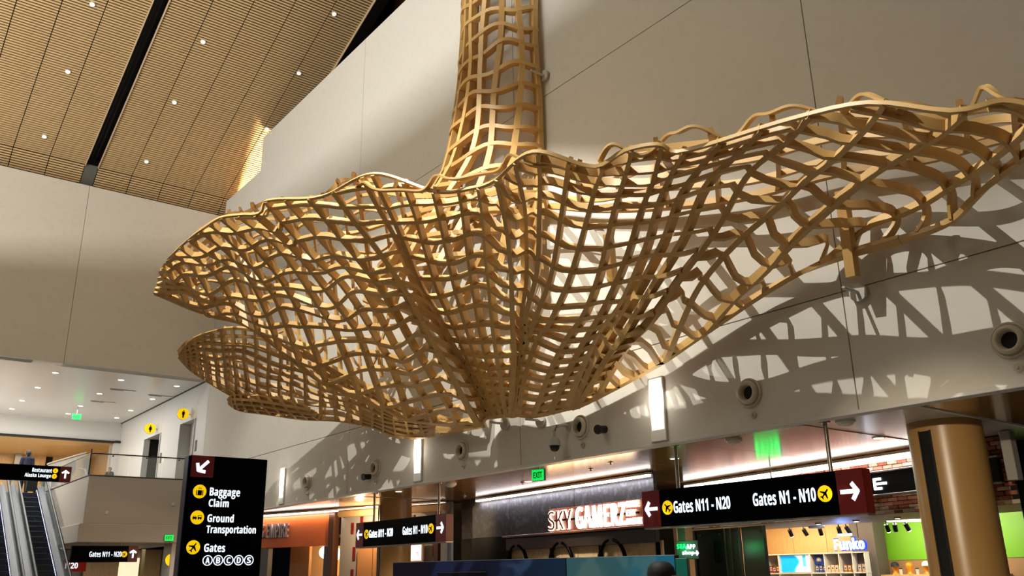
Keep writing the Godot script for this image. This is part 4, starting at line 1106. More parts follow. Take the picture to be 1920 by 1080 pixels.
func brick_shop() -> void:
	var p := Vector3(-14.41, 0, -5.77)
	var q := Vector3(-6.2, 0, -4.09)
	var w := p.distance_to(q)
	var t := structure("wall_shop_4", "old brick shop front above a bright toy shop")
	set_frame(t, p, q)
	part("mortar", MB.new().box(Vector3(w / 2, 3.05, -0.09), Vector3(w, 1.1, 0.1)), mat("mortar", Color(0.06, 0.045, 0.04), 0.95), t)
	var rng := RandomNumberGenerator.new()
	rng.seed = 77
	var cols := [Color(0.60, 0.36, 0.27), Color(0.68, 0.46, 0.36), Color(0.54, 0.29, 0.21), Color(0.72, 0.58, 0.49), Color(0.63, 0.53, 0.46), Color(0.46, 0.25, 0.18)]
	var ms := []
	for i in 6:
		var m := mat("brick %d" % i, Color.WHITE, 0.9)
		world_tex(m, noise_tex(60 + i, 0.06, [cols[i].darkened(0.25), cols[i], cols[i].lightened(0.12)], 64, 64), Vector3(3, 3, 3))
		ms.append(m)
	var meshes := []
	for i in 4:
		meshes.append(MB.new().box(Vector3.ZERO, Vector3(0.20 + 0.008 * (i % 3), 0.062 + 0.003 * (i % 2), 0.05), 0.014).done())
	var rest := MB.new()
	for row in 15:
		var y := 3.545 - row * 0.073
		var x := 0.1 + (0.11 if row % 2 == 1 else 0.0)
		while x < w - 0.08:
			var at := Vector3(x + rng.randf_range(-0.006, 0.006), y + rng.randf_range(-0.003, 0.003), -0.028 + rng.randf_range(-0.008, 0.008))
			if row < 7 or x > 5.0:
				part("brick", meshes[rng.randi() % 4], ms[rng.randi() % 6], t, at)
			else:
				rest.box(at, Vector3(0.2, 0.062, 0.05), 0.012)
			x += 0.221
	tag(part("brick_rows", rest, ms[0], t), "", "", "", "stuff")
	var f := frame_at(p, q)
	cove("light_strip", "bright line of light along the soffit over the brick shop front", f * Vector3(0.0, 3.52, 0.05), f * Vector3(w - 1.75, 3.52, 0.05), 4.5, Color(0.96, 0.97, 1.0), 0.10)
	# the dark band with a bright mark
	var s := thing("shop_sign", "dark mesh sign band with a white bracket mark on the old brick front", "sign", t.position, t.rotation.y)
	part("band", MB.new().box(Vector3(6.85, 3.04, 0.06), Vector3(2.75, 0.40, 0.08), 0.01), mat("mesh black", Color(0.03, 0.035, 0.045), 0.35, 0.4), s)
	for y in [2.83, 3.25]:
		part("band_edge", MB.new().box(Vector3(6.85, y, 0.07), Vector3(2.77, 0.03, 0.1), 0.005), mat("steel", Color(0.62, 0.60, 0.57), 0.3, 0.8), s)
	var g := MB.new()
	g.box(Vector3(5.72, 3.03, 0.115), Vector3(0.045, 0.2, 0.02))
	g.box(Vector3(5.79, 3.115, 0.115), Vector3(0.17, 0.045, 0.02))
	g.box(Vector3(5.79, 2.945, 0.115), Vector3(0.17, 0.045, 0.02))
	g.box(Vector3(5.88, 3.03, 0.115), Vector3(0.22, 0.045, 0.02))
	part("mark_light", g, glow("mark white", Color(0.92, 0.95, 1.0), 3.0), s)
	# dark strips and grey panels beside the opening
	var metal := mat("locker grey", Color(0.24, 0.22, 0.20), 0.4, 0.3)
	var trim := mat("steel trim", Color(0.42, 0.40, 0.36), 0.3, 0.7)
	part("front_soffit", MB.new().box(Vector3(w / 2 + 0.1, 2.53, -1.15), Vector3(w, 0.06, 2.3)), mat("warm white", Color(0.72, 0.66, 0.58), 0.5), t)
	for d in [[0.62, 1.05, Color(0.06, 0.16, 0.13)], [1.3, 0.16, Color(0.34, 0.31, 0.28)], [1.52, 0.26, Color(0.34, 0.31, 0.28)], [2.1, 0.72, Color(0.40, 0.37, 0.33)]]:
		part("front_panel", MB.new().box(Vector3(d[0], 1.23, -0.06), Vector3(d[1], 2.46, 0.08), 0.008), mat("panel %s" % str(d[0]), d[2], 0.28, 0.25), t)
	for x in [0.06, 1.2, 1.4, 1.68, 2.48]:
		part("panel_trim", MB.new().box(Vector3(x, 1.23, -0.02), Vector3(0.035, 2.46, 0.08), 0.006), trim, t)
	for x in [0.3, 1.0, 1.46, 1.6, 1.84, 2.38]:
		part("bolt", MB.new().cyl(Vector3(x, 2.34, -0.02), Vector3(x, 2.34, 0.0), 0.022, 10), trim, t)
	part("panel_handle", MB.new().box(Vector3(0.82, 1.95, 0.02), Vector3(0.03, 0.5, 0.06), 0.01), mat("black plastic", Color(0.012, 0.012, 0.014), 0.35), t)
	var sl := glow("spot glow", Color(1.0, 0.94, 0.84), 2.5)
	for i in 4:
		var l := thing("shop_downlight", ["small downlight in the toy shop soffit next to the grey panels", "small downlight in the toy shop soffit, second from the grey panels", "small downlight in the toy shop soffit above the blue neon sign", "small downlight in the toy shop soffit beside the tan column"][i], "ceiling light", f * Vector3(2.9 + i * 1.05, 2.5, -1.2))
		part("ring", MB.new().cyl(Vector3.ZERO, Vector3(0, -0.03, 0), 0.07, 14), mat("steel", Color(0.62, 0.60, 0.57), 0.3, 0.8), l)
		part("lens", MB.new().cyl(Vector3(0, -0.025, 0), Vector3(0, -0.04, 0), 0.045, 14), sl, l)

func toy_shop() -> void:
	var r := structure("wall_shop_5", "bright interior of the toy shop with wood and green walls")
	var oak := mat("oak boards", Color.WHITE, 0.5)
	world_tex(oak, noise_tex(71, 0.03, [Color(0.72, 0.57, 0.38), Color(0.81, 0.67, 0.47), Color(0.76, 0.62, 0.42)], 128, 128, Vector2(7, 0.6)), Vector3(0.7, 0.7, 0.7))
	for i in 3:
		part("wood_panel", MB.new().box(Vector3(-14.62 + i * 0.98, 1.4, -9.45), Vector3(0.97, 2.8, 0.1), 0.004), oak, r)
	part("grey_pier", MB.new().box(Vector3(-11.95, 1.4, -9.3), Vector3(0.62, 2.8, 0.5), 0.01), mat("pier grey", Color(0.34, 0.31, 0.29), 0.6), r)
	part("green_wall", MB.new().box(Vector3(-9.6, 2.25, -9.7), Vector3(4.2, 1.1, 0.1)), mat("lime wall", Color(0.42, 0.66, 0.10), 0.5), r)
	part("low_wall", MB.new().box(Vector3(-9.6, 0.86, -9.7), Vector3(4.2, 1.7, 0.1)), mat("tan board", Color(0.58, 0.44, 0.30), 0.6), r)
	part("shop_ceiling", MB.new().box(Vector3(-11.0, 2.86, -8.6), Vector3(9, 0.1, 2.8)), mat("grey ceiling", Color(0.40, 0.37, 0.33), 0.7), r)
	part("side_wall", MB.new().box(Vector3(-15.15, 1.4, -7.8), Vector3(0.1, 2.8, 3.6)), oak, r)
	# the white shelving with its goods
	var sh := thing("shelf_unit", "white open shelving along the wood wall of the toy shop", "shelf", Vector3(-13.28, 0, -9.1))
	var white := mat("shelf white", Color(0.86, 0.85, 0.82), 0.4)
	for x in [-1.40, -0.98, -0.05, 0.36, 0.76, 1.12, 1.44]:
		part("upright", MB.new().box(Vector3(x, 0.95, 0), Vector3(0.025, 1.9, 0.5), 0.004), white, sh)
	for y in [1.90, 1.44, 0.98, 0.52]:
		part("board", MB.new().box(Vector3(0.02, y, 0), Vector3(2.88, 0.028, 0.5), 0.004), white, sh)
	part("back", MB.new().box(Vector3(0.02, 0.95, -0.25), Vector3(2.88, 1.9, 0.02)), mat("shelf back", Color(0.74, 0.70, 0.64), 0.6), sh)
	var scr := thing("display_screen", "bright blue and white picture panel standing in the toy shop shelving", "screen", Vector3(-13.8, 1.67, -8.95))
	var im := Image.create(64, 32, false, Image.FORMAT_RGB8)
	for y in 32:
		for x in 64:
			var e := 30.0 + 7.0 * sin(y * 0.16) + y * 0.2
			var c := Color(0.03, 0.62, 0.86).lerp(Color(0.92, 0.97, 1.0), smoothstep(e - 4.0, e + 5.0, x))
			if x > 46 and x < 54 and y < 22:
				c = c.lerp(Color(0.05, 0.66, 0.88), 0.7)
			im.set_pixel(x, y, c)
	var sm := mat("picture panel", Color.WHITE, 0.3)
	sm.albedo_texture = ImageTexture.create_from_image(im)
	sm.emission_enabled = true
	sm.emission = Color.WHITE
	sm.emission_operator = BaseMaterial3D.EMISSION_OP_MULTIPLY
	sm.emission_texture = sm.albedo_texture
	sm.emission_energy_multiplier = 0.8
	var qm := QuadMesh.new()
	qm.size = Vector2(0.88, 0.4)
	part("picture", qm, sm, scr, Vector3(0, 0, 0.018))
	part("back", MB.new().box(Vector3(0, 0, 0), Vector3(0.9, 0.42, 0.03), 0.004), white, scr)
	# boxed goods standing on the shelves
	var rng := RandomNumberGenerator.new()
	rng.seed = 9
	var tones := [Color(0.50, 0.16, 0.18), Color(0.80, 0.72, 0.62), Color(0.20, 0.30, 0.62), Color(0.62, 0.42, 0.24), Color(0.70, 0.62, 0.55)]
	var said := ["dark red", "cream", "blue", "brown", "pale tan"]
	var bays := [[-14.47, 3, 0], [-13.1, 3, 2], [-12.72, 4, 1], [-12.32, 3, 3], [-12.0, 2, 4]]
	var spots := ["before the blue picture panel", "just after the blue picture panel", "in the middle shelf bay", "next to the end shelf bay", "in the end shelf bay"]
	for k in bays.size():
		for j in bays[k][1]:
			var o := thing("toy_box", "small %s toy box, %s of the row %s" % [said[bays[k][2]], ["first", "second", "third", "last"][j], spots[k]], "box", Vector3(bays[k][0] + (j - (bays[k][1] - 1) / 2.0) * 0.105, 1.455, -8.98), 0.0, "toy boxes on the white shelving")
			var hgt := 0.15 + rng.randf() * 0.03
			part("carton", MB.new().box(Vector3(0, hgt / 2, 0), Vector3(0.088, hgt, 0.07), 0.004), mat("carton %d" % bays[k][2], tones[bays[k][2]], 0.5), o)
			part("window", MB.new().box(Vector3(0, hgt * 0.58, 0.036), Vector3(0.06, hgt * 0.5, 0.004)), mat("carton window", Color(0.82, 0.78, 0.72), 0.3), o)
			part("figure", MB.new().ball(Vector3(0, hgt * 0.56, 0.038), 0.02, Vector3(1, 1.1, 0.4), 10), mat("figure brown", Color(0.26, 0.17, 0.13), 0.6), o)
	var bl := thing("picture_card", "square blue card with a pale figure standing in the white shelving", "picture", Vector3(-13.1, 1.75, -8.98))
	part("card", MB.new().box(Vector3.ZERO, Vector3(0.34, 0.22, 0.02), 0.003), mat("card blue", Color(0.10, 0.22, 0.60), 0.4), bl)
	part("figure", MB.new().ball(Vector3(-0.05, -0.01, 0.012), 0.07, Vector3(1.0, 1.0, 0.12), 12), mat("figure pale", Color(0.82, 0.78, 0.80), 0.5), bl)
	# the blue neon name
	var ns := thing("neon_sign", "blue and white neon script name hanging in the toy shop", "sign", Vector3(-11.42, 2.1, -7.6), 0.0)
	var hot := glow("neon ice", Color(0.86, 0.92, 1.0), 3.5)
	var blue := glow("neon blue", Color(0.08, 0.22, 0.95), 1.6)
	part("lettering", letters("Funko", 0.74, 0.25, 0.03), hot, ns, Vector3(0.02, -0.03, 0.04))
	part("back_glow", letters("Funko", 0.80, 0.30, 0.03), blue, ns, Vector3(0.03, -0.03, 0.0))
	part("top_bar_glow", MB.new().box(Vector3(-0.06, 0.17, 0.03), Vector3(0.36, 0.05, 0.03), 0.01), hot, ns)
	part("hanger", MB.new().cyl(Vector3(-0.2, 0.15, 0), Vector3(-0.2, 0.72, 0), 0.008, 6).cyl(Vector3(0.25, 0.1, 0), Vector3(0.25, 0.72, 0), 0.008, 6), mat("black plastic", Color(0.012, 0.012, 0.014), 0.35), ns)
	omni("neon_sign_light", Vector3(-11.42, 2.1, -7.4), 0.3, 0.1, Color(0.5, 0.65, 1.0))
	# track lights
	var blk := mat("black plastic", Color(0.012, 0.012, 0.014), 0.35)
	var tr := thing("light_track", "black lighting track under the toy shop ceiling", "light track", Vector3(-11.2, 2.56, -8.1))
	part("rail", MB.new().box(Vector3(0, 0, 0), Vector3(5.6, 0.05, 0.05), 0.005), blk, tr)
	part("cross_rail", MB.new().box(Vector3(1.15, 0.03, 0.25), Vector3(0.05, 0.05, 1.0), 0.005), blk, tr)
	for x in [-2.5, -0.8, 0.9, 2.5]:
		part("hanger", MB.new().cyl(Vector3(x, 0.0, 0), Vector3(x, 0.26, 0), 0.01, 6), blk, tr)
	var hs := [[-13.3, 1], [-12.9, 0], [-12.45, 0], [-11.95, 0], [-11.75, 0], [-10.75, 1], [-10.55, 0], [-10.3, 1], [-9.85, 0], [-9.5, 0], [-9.15, 0]]
	for i in hs.size():
		var o := thing("track_spotlight", "small black track spotlight %s" % ["lit, over the white shelving", "unlit, second over the shelving", "unlit, third over the shelving", "unlit, fourth over the shelving", "unlit, beside the blue neon sign", "lit, first over the lime wall", "unlit, second over the lime wall", "lit, third over the lime wall", "unlit, fourth over the lime wall", "unlit, fifth over the lime wall", "unlit, beside the tan column"][i], "spotlight", Vector3(hs[i][0], 2.535, -8.1), 0.0, "track spotlights in the toy shop")
		var d := Vector3(0.25 * sin(i * 1.9), -1, -0.55).normalized()
		part("arm", MB.new().cyl(Vector3.ZERO, Vector3(0, -0.09, 0), 0.012, 8), blk, o)
		part("head", MB.new().cyl(Vector3(0, -0.07, 0), Vector3(0, -0.07, 0) + d * 0.17, 0.05, 14), blk, o)
		if hs[i][1] == 1:
			part("lamp_face", MB.new().cyl(Vector3(0, -0.07, 0) + d * 0.172, Vector3(0, -0.07, 0) + d * 0.182, 0.046, 14), glow("track glow", Color(1.0, 0.95, 0.86), 4.0), o)
	for i in 2:
		var o := thing("tube_light", ["slanting bright tube light over the blue neon sign", "slanting bright tube light over the lime wall"][i], "light", [Vector3(-11.0, 2.6, -7.4), Vector3(-9.9, 2.5, -7.6)][i], 0.9)
		part("glow_tube", MB.new().cyl(Vector3(-0.5, 0, 0), Vector3(0.5, 0, 0), 0.028, 10), glow("tube white", Color(1.0, 0.97, 0.94), 4.0), o)
		part("holder", MB.new().box(Vector3(0, 0.04, 0), Vector3(1.04, 0.03, 0.06), 0.005), blk, o)
	var pj := thing("projector", "white projector under the toy shop ceiling", "projector", Vector3(-12.3, 2.5, -7.75))
	part("body", MB.new().lathe([Vector2(0.001, -0.05), Vector2(0.17, -0.045), Vector2(0.2, 0.0), Vector2(0.16, 0.05), Vector2(0.001, 0.055)], Transform3D(), 20), white, pj)
	part("pole", MB.new().cyl(Vector3(0, 0.05, 0), Vector3(0, 0.3, 0), 0.02, 8), blk, pj)
	# caps on stands
	var ledge := thing("display_ledge", "oak ledge below the lime wall", "shelf", Vector3(-10.25, 1.36, -9.34))
	part("board", MB.new().box(Vector3.ZERO, Vector3(2.7, 0.05, 0.6), 0.006), oak, ledge)
	part("front_edge", MB.new().box(Vector3(0, -0.045, 0.28), Vector3(2.7, 0.05, 0.03), 0.004), oak, ledge)
	var yellow := mat("stand yellow", Color(0.85, 0.52, 0.06), 0.4)
	var capc := [Color(0.05, 0.05, 0.06), Color(0.85, 0.52, 0.06), Color(0.78, 0.76, 0.74)]
	for i in 3:
		var o := thing("cap_stand", ["black cap with grey peak on a yellow head stand", "bare yellow head stand between the two caps", "pale grey cap on a yellow head stand"][i], "cap stand", Vector3([-11.33, -10.98, -10.58][i], 1.385, -9.25))
		part("stand", MB.new().lathe([Vector2(0.07, 0.0), Vector2(0.07, 0.02), Vector2(0.045, 0.05), Vector2(0.05, 0.1), Vector2(0.075, 0.15), Vector2(0.08, 0.2), Vector2(0.06, 0.25), Vector2(0.001, 0.275)], Transform3D(), 18), yellow, o)
		if i != 1:
			part("cap", MB.new().lathe([Vector2(0.092, 0.175), Vector2(0.092, 0.21), Vector2(0.075, 0.26), Vector2(0.04, 0.285), Vector2(0.001, 0.29)], Transform3D(), 18), mat("cap %d" % i, capc[i], 0.7), o)
			part("peak", MB.new().cyl(Vector3(0.07, 0.18, 0.04), Vector3(0.07, 0.188, 0.04), 0.09, 18), mat("peak grey", Color(0.40, 0.42, 0.47), 0.6), o)
	for i in 2:
		var o := thing("paper_cup", ["pale paper cup with a dark lid beside the bare yellow stand", "pale paper cup with a dark lid beside the pale grey cap"][i], "cup", Vector3([-11.12, -10.72][i], 1.385, -9.1))
		part("cup", MB.new().lathe([Vector2(0.03, 0.0), Vector2(0.04, 0.12)], Transform3D(), 14).cyl(Vector3.ZERO, Vector3(0, 0.004, 0), 0.03, 14), mat("cup pale", Color(0.80, 0.77, 0.72), 0.6), o)
		part("lid", MB.new().cyl(Vector3(0, 0.12, 0), Vector3(0, 0.145, 0), 0.042, 14, 0.036), mat("cup lid", Color(0.20, 0.18, 0.18), 0.5), o)
	panel_light("shop_light", Vector3(-13.2, 2.78, -8.0), Vector3(-13.2, 0, -8.8), Vector2(2.6, 0.6), 20.0, Color(1.0, 0.88, 0.70))
	panel_light("shop_light", Vector3(-9.9, 2.78, -8.3), Vector3(-9.9, 1.2, -9.6), Vector2(2.6, 0.5), 17.0, Color(1.0, 0.95, 0.82))

func far_right_front() -> void:
	var t := structure("wall_shop_6", "black shop front beyond the big tan column")
	part("black_wall", MB.new().box(Vector3(-4.6, 1.72, -4.0), Vector3(3.0, 3.44, 0.2), 0.01), shop_black(), t)
	part("grey_pier", MB.new().box(Vector3(-6.03, 3.2, -3.72), Vector3(0.16, 0.76, 0.2), 0.01), mat("pale grey wall", Color(0.60, 0.58, 0.55), 0.6), t)
	part("brown_panel", MB.new().box(Vector3(-5.84, 1.0, -3.84), Vector3(0.22, 2.5, 0.12), 0.01), mat("panel taupe", Color(0.30, 0.27, 0.24), 0.35), t)
	part("blue_top_edge", MB.new().box(Vector3(-5.8, 2.30, -3.80), Vector3(0.3, 0.05, 0.12), 0.01), glow("edge blue", Color(0.45, 0.62, 0.9), 0.8), t)  # bluish top edge, given a faint glow of its own

func screen_wall() -> void:
	# the printed hoarding in the middle of the hall
	var a := Vector3(-9.86, 0, 5.13)
	var b := Vector3(-7.41, 0, 4.41)
	var c := Vector3(-6.19, 0, 4.03)
	var w := thing("hoarding", "low printed hoarding wall, deep blue on one face and teal on the next", "hoarding")
	var im := Image.create(128, 64, false, Image.FORMAT_RGB8)
	var im2 := Image.create(128, 64, false, Image.FORMAT_RGB8)
	var n := FastNoiseLite.new()
	n.seed = 8
	n.frequency = 0.035
	for y in 64:
		for x in 128:
			var s := n.get_noise_2d(x * 1.0 + y * 0.9, y * 0.35)
			var s2 := n.get_noise_2d(x * 0.7 + 300.0, y * 1.3)
			var base := Color(0.035, 0.03, 0.16).lerp(Color(0.06, 0.20, 0.34), smoothstep(40.0, 128.0, x))
			base = base.lerp(Color(0.16, 0.22, 0.42), smoothstep(0.05, 0.3, s) * 0.75)
			base = base.lerp(Color(0.30, 0.42, 0.62), smoothstep(0.25, 0.45, s2) * smoothstep(50.0, 90.0, x) * 0.6)
			im.set_pixel(x, y, base)
			var teal := Color(0.26, 0.48, 0.54).lerp(Color(0.16, 0.56, 0.76), smoothstep(50.0, 110.0, x))
			teal = teal.lerp(Color(0.44, 0.60, 0.62), smoothstep(0.0, 0.35, s2) * 0.6)
			im2.set_pixel(x, y, teal)
	var m1 := mat("hoarding blue", Color.WHITE, 0.4)
	m1.albedo_texture = ImageTexture.create_from_image(im)
	var m2 := mat("hoarding teal", Color.WHITE, 0.4)
	m2.albedo_texture = ImageTexture.create_from_image(im2)
	var core := mat("hoarding core", Color(0.05, 0.06, 0.12), 0.5)
	var g := mat("hoarding green", Color(0.10, 0.55, 0.48), 0.4)
	var segs := [[a, b, 1.735, m1], [b, c, 1.735, m2], [c, c + Vector3(0.11, 0, -0.06), 1.70, g]]
	for s in segs:
		var f := frame_at(s[0], s[1])
		var len: float = s[0].distance_to(s[1])
		part("core_panel", MB.new().box(f * Vector3(len / 2, s[2] / 2, -0.06), Vector3(len, s[2], 0.1), 0.006, f.basis), core, w)
		var qm := QuadMesh.new()
		qm.size = Vector2(len - 0.01, s[2] - 0.01)
		var o := part("print_face", qm, s[3], w)
		o.transform = f * Transform3D(Basis(), Vector3(len / 2, s[2] / 2, -0.006))
	part("slot", MB.new().box(frame_at(a, b) * Vector3(1.1, 1.60, 0.005), Vector3(0.75, 0.012, 0.02), 0.003, frame_at(a, b).basis), mat("black plastic", Color(0.012, 0.012, 0.014), 0.35), w)

func green_sign() -> void:
	# the small lit shop sign beside the grey panels, edge-mounted, with two lines of lettering
	var t := thing("blade_sign", "small grey hanging sign with green and white glowing letters", "sign", Vector3(-13.74, 2.0, -4.79), atan2(1.0, 1.0) * 0.9)
	part("board", MB.new().box(Vector3.ZERO, Vector3(0.5, 0.40, 0.08), 0.01), mat("sign grey", Color(0.36, 0.36, 0.34), 0.5), t)
	part("lettering_glow", letters("SEA", 0.2, 0.1, 0.02), glow("neon green", Color(0.05, 0.95, 0.40), 3.0), t, Vector3(-0.12, 0.08, 0.05))
	part("lettering_glow", letters("APP", 0.2, 0.1, 0.02), glow("neon ice", Color(0.86, 0.92, 1.0), 3.5), t, Vector3(0.09, 0.07, 0.05))
	part("lettering_glow", letters("shop", 0.26, 0.11, 0.02), glow("neon ice", Color(0.86, 0.92, 1.0), 3.5), t, Vector3(0.02, -0.07, 0.05))
	part("lamp_arrow", arrow_mesh(0.13, 0.0, 0.02), glow("neon ice", Color(0.86, 0.92, 1.0), 3.5), t, Vector3(0.19, -0.07, 0.04))
	part("bracket", MB.new().box(Vector3(-0.1, 0.36, -0.02), Vector3(0.16, 0.4, 0.05), 0.006), mat("pier grey", Color(0.34, 0.31, 0.29), 0.6), t)
	omni("blade_sign_light", Vector3(-13.6, 2.05, -4.6), 0.1, 0.08, Color(0.2, 1.0, 0.55))

func exit_sign(at: Vector3, turn: float, label: String, drop := 0.04, s := 1.0, power := 1.1) -> void:
	var t := thing("exit_sign", label, "exit sign", at, turn)
	part("pole", MB.new().cyl(Vector3(0, 0.1 * s, 0), Vector3(0, 0.1 * s + drop, 0), 0.015, 8), mat("steel", Color(0.62, 0.60, 0.57), 0.3, 0.8), t)
	part("box", MB.new().box(Vector3.ZERO, Vector3(0.32, 0.22, 0.05) * s, 0.006), mat("exit case", Color(0.30, 0.50, 0.38), 0.4), t)
	part("glow_face", MB.new().box(Vector3(0, 0, 0.026) * s, Vector3(0.30, 0.20, 0.006) * s), glow("exit green %.1f" % power, Color(0.02, 0.85, 0.32), power), t)
	part("lettering", letters("EXIT", 0.22 * s, 0.11 * s, 0.006), mat("exit dark", Color(0.0, 0.28, 0.10), 0.4), t, Vector3(0, 0, 0.031) * s)

# ---------------------------------------------------------------- the upper level beyond the end wall
func mezzanine() -> void:
	var white := mat("upper white", Color(0.80, 0.79, 0.77), 0.5)
	var m := structure("wall_upper", "pale walls of the open upper level with two dark doorways")
	# wall with the two doorways, in line with the tall wall
	for b in [[-46.0, -40.42, 4.9, 8.73], [-38.11, -35.54, 4.9, 8.73], [-33.8, -32.62, 4.9, 8.73], [-40.42, -38.11, 7.45, 8.73], [-35.54, -33.8, 7.45, 8.73]]:
		part("wall_panel", MB.new().box(Vector3((b[0] + b[1]) / 2, (b[2] + b[3]) / 2, -0.1), Vector3(b[1] - b[0] - 0.006, b[3] - b[2] - 0.006, 0.2), 0.003), white, m)
	for d in [["door_1", -40.42, -38.11], ["door_2", -35.54, -33.8]]:
		var o := structure(d[0], "dark doorway of the upper level")
		var w: float = d[2] - d[1]
		part("inner_shade", MB.new().box(Vector3((d[1] + d[2]) / 2, 6.17, -1.9), Vector3(w + 1.0, 2.6, 0.1)), mat("dark shade and trim", Color(0.07, 0.055, 0.045), 0.7), o)  # dark colour stands in for the shade inside the doorway
		part("inner_side", MB.new().box(Vector3(d[1] - 0.05, 6.17, -1.0), Vector3(0.1, 2.6, 1.7)), white if d[0] == "door_2" else mat("dark shade and trim", Color(0.07, 0.055, 0.045), 0.7), o)
		part("inner_side", MB.new().box(Vector3(d[2] + 0.05, 6.17, -1.0), Vector3(0.1, 2.6, 1.7)), mat("dark shade and trim", Color(0.07, 0.055, 0.045), 0.7), o)
		part("inner_ceiling", MB.new().box(Vector3((d[1] + d[2]) / 2, 7.52, -1.0), Vector3(w + 0.4, 0.1, 1.7)), white, o)
		if d[0] == "door_2":
			part("inner_wall", MB.new().box(Vector3(d[1] + 0.5, 6.17, -0.45), Vector3(1.0, 2.6, 0.1)), white, o)
		for x in [d[1], d[2]]:
			part("jamb", MB.new().box(Vector3(x, 6.17, -0.08), Vector3(0.05, 2.55, 0.26), 0.006), mat("white trim", Color(0.78, 0.77, 0.75), 0.5), o)
		part("door_plate", MB.new().box(Vector3(d[2] + 0.3, 6.35, 0.01), Vector3(0.16, 0.42, 0.02), 0.004), mat("black plastic", Color(0.012, 0.012, 0.014), 0.35), o)
	part("header", MB.new().box(Vector3(-44.75, 8.29, 6.0), Vector3(0.3, 0.88, 12.4)), white, m)
	part("header_trim", MB.new().box(Vector3(-44.7, 7.82, 6.1), Vector3(0.4, 0.07, 12.2), 0.006), mat("dark shade and trim", Color(0.07, 0.055, 0.045), 0.7), m)
	part("return_wall", MB.new().box(Vector3(-44.75, 6.4, 0.05), Vector3(0.3, 3.0, 0.4)), white, m)
	part("far_wall", MB.new().box(Vector3(-46.1, 6.8, -0.4), Vector3(0.2, 4, 1.0)), white, m)
	var c := structure("ceiling", "white ceiling of the upper level with small downlights")
	part("slab", MB.new().box(Vector3(-39.4, 8.88, 6.0), Vector3(13.3, 0.3, 13.0)), mat("gloss white", Color(0.80, 0.79, 0.77), 0.25), c)
	for z in [0.06, 11.0]:
		part("dark_edge_strip", MB.new().box(Vector3(-39.4, 8.725, z), Vector3(13.2, 0.02, 0.06)), mat("joint dark", Color(0.25, 0.24, 0.23), 0.9), c)  # solid dark strips along the ceiling edges
	# wood room beyond the opening
	var tan_wood := mat("tan wall wood", Color.WHITE, 0.45)
	world_tex(tan_wood, noise_tex(81, 0.03, [Color(0.66, 0.53, 0.37), Color(0.76, 0.64, 0.46), Color(0.71, 0.58, 0.41)], 128, 128, Vector2(4, 1)), Vector3(0.5, 0.5, 0.5))
	part("wood_ceiling", MB.new().box(Vector3(-48.5, 7.95, 6.0), Vector3(7.5, 0.2, 13)), tan_wood, m)
	for i in 6:
		part("wood_wall", MB.new().box(Vector3(-52.0, 6.4, 0.9 + i * 1.5), Vector3(0.2, 3.0, 1.15)), tan_wood, m)
	part("dark_gap", MB.new().box(Vector3(-52.3, 6.4, 6.0), Vector3(0.2, 3.0, 13)), mat("dark shade and trim", Color(0.07, 0.055, 0.045), 0.7), m)
	part("pale_post", MB.new().box(Vector3(-51.5, 6.4, 3.2), Vector3(0.2, 3.0, 0.3)), mat("pale blade", Color(0.55, 0.57, 0.58), 0.4), m)
	part("end_wall", MB.new().box(Vector3(-48.5, 6.4, -0.55), Vector3(7.5, 3.2, 0.2)), tan_wood, m)
	var desk := thing("white_counter", "white stepped counter in the wood lined room of the upper level", "counter", Vector3(-47.0, 4.9, 1.5))
	part("body", MB.new().prism(PackedVector2Array([Vector2(-0.9, 0), Vector2(0.9, 0), Vector2(0.9, 2.5), Vector2(0.6, 2.5), Vector2(-0.9, 1.9)]), Transform3D(Basis(Vector3.UP, PI / 2), Vector3(0.2, 0, 0.2)), 0.4), white, desk)
	part("top", MB.new().box(Vector3(0.4, 2.27, 0.35), Vector3(0.5, 0.07, 1.7), 0.01, Basis(Vector3(1, 0, 0), 0.38)), mat("white trim", Color(0.78, 0.77, 0.75), 0.5), desk)
	# the floor edge that hangs over the lower hall
	var e := structure("floor", "pale floor edge of the upper level over the lower hall")
	var fascia := mat("fascia paint", Color(0.70, 0.66, 0.61), 0.7)
	part("upper_block", MB.new().box(Vector3(-36.1, 4.17, 1.9), Vector3(7.0, 1.59, 3.8), 0.02), fascia, e)
	part("lower_beam", MB.new().box(Vector3(-36.0, 3.07, 1.95), Vector3(7.2, 0.61, 4.0), 0.02), fascia, e)
	part("far_floor", MB.new().box(Vector3(-46.0, 4.7, 6.0), Vector3(12.6, 0.4, 13.0)), mat("upper floor", Color(0.78, 0.76, 0.73), 0.4), e)
	part("coping", MB.new().box(Vector3(-36.1, 4.985, 1.9), Vector3(7.04, 0.03, 3.84), 0.006), mat("coping grey", Color(0.38, 0.35, 0.32), 0.5), e)
	for q in [Vector3(-32.59, 3.75, 3.1), Vector3(-32.59, 4.1, 0.9)]:
		part("wall_box", MB.new().box(q, Vector3(0.04, 0.12, 0.1), 0.01), white, e)
	# lower hall behind the signs
	var low := structure("wall_lower", "lower hall wall with warm lit openings under the upper level")
	part("pier", MB.new().box(Vector3(-33.2, 1.4, 0.35), Vector3(0.9, 2.75, 0.8), 0.01), white, low)
	part("back", MB.new().box(Vector3(-42.0, 1.4, 3.0), Vector3(0.2, 2.8, 10)), mat("pale grey wall", Color(0.60, 0.58, 0.55), 0.6), low)
	part("wood_leaf", MB.new().box(Vector3(-41.6, 1.4, 0.9), Vector3(0.2, 2.8, 1.4), 0.01), tan_wood, low)
	part("wood_leaf", MB.new().box(Vector3(-41.6, 1.4, -1.2), Vector3(0.2, 2.8, 0.7), 0.01), tan_wood, low)
	var lit := glow("lit window", Color(1.0, 0.90, 0.76), 1.0)
	part("lit_window", MB.new().box(Vector3(-41.7, 1.7, -0.25), Vector3(0.1, 1.5, 1.1)), lit, low)
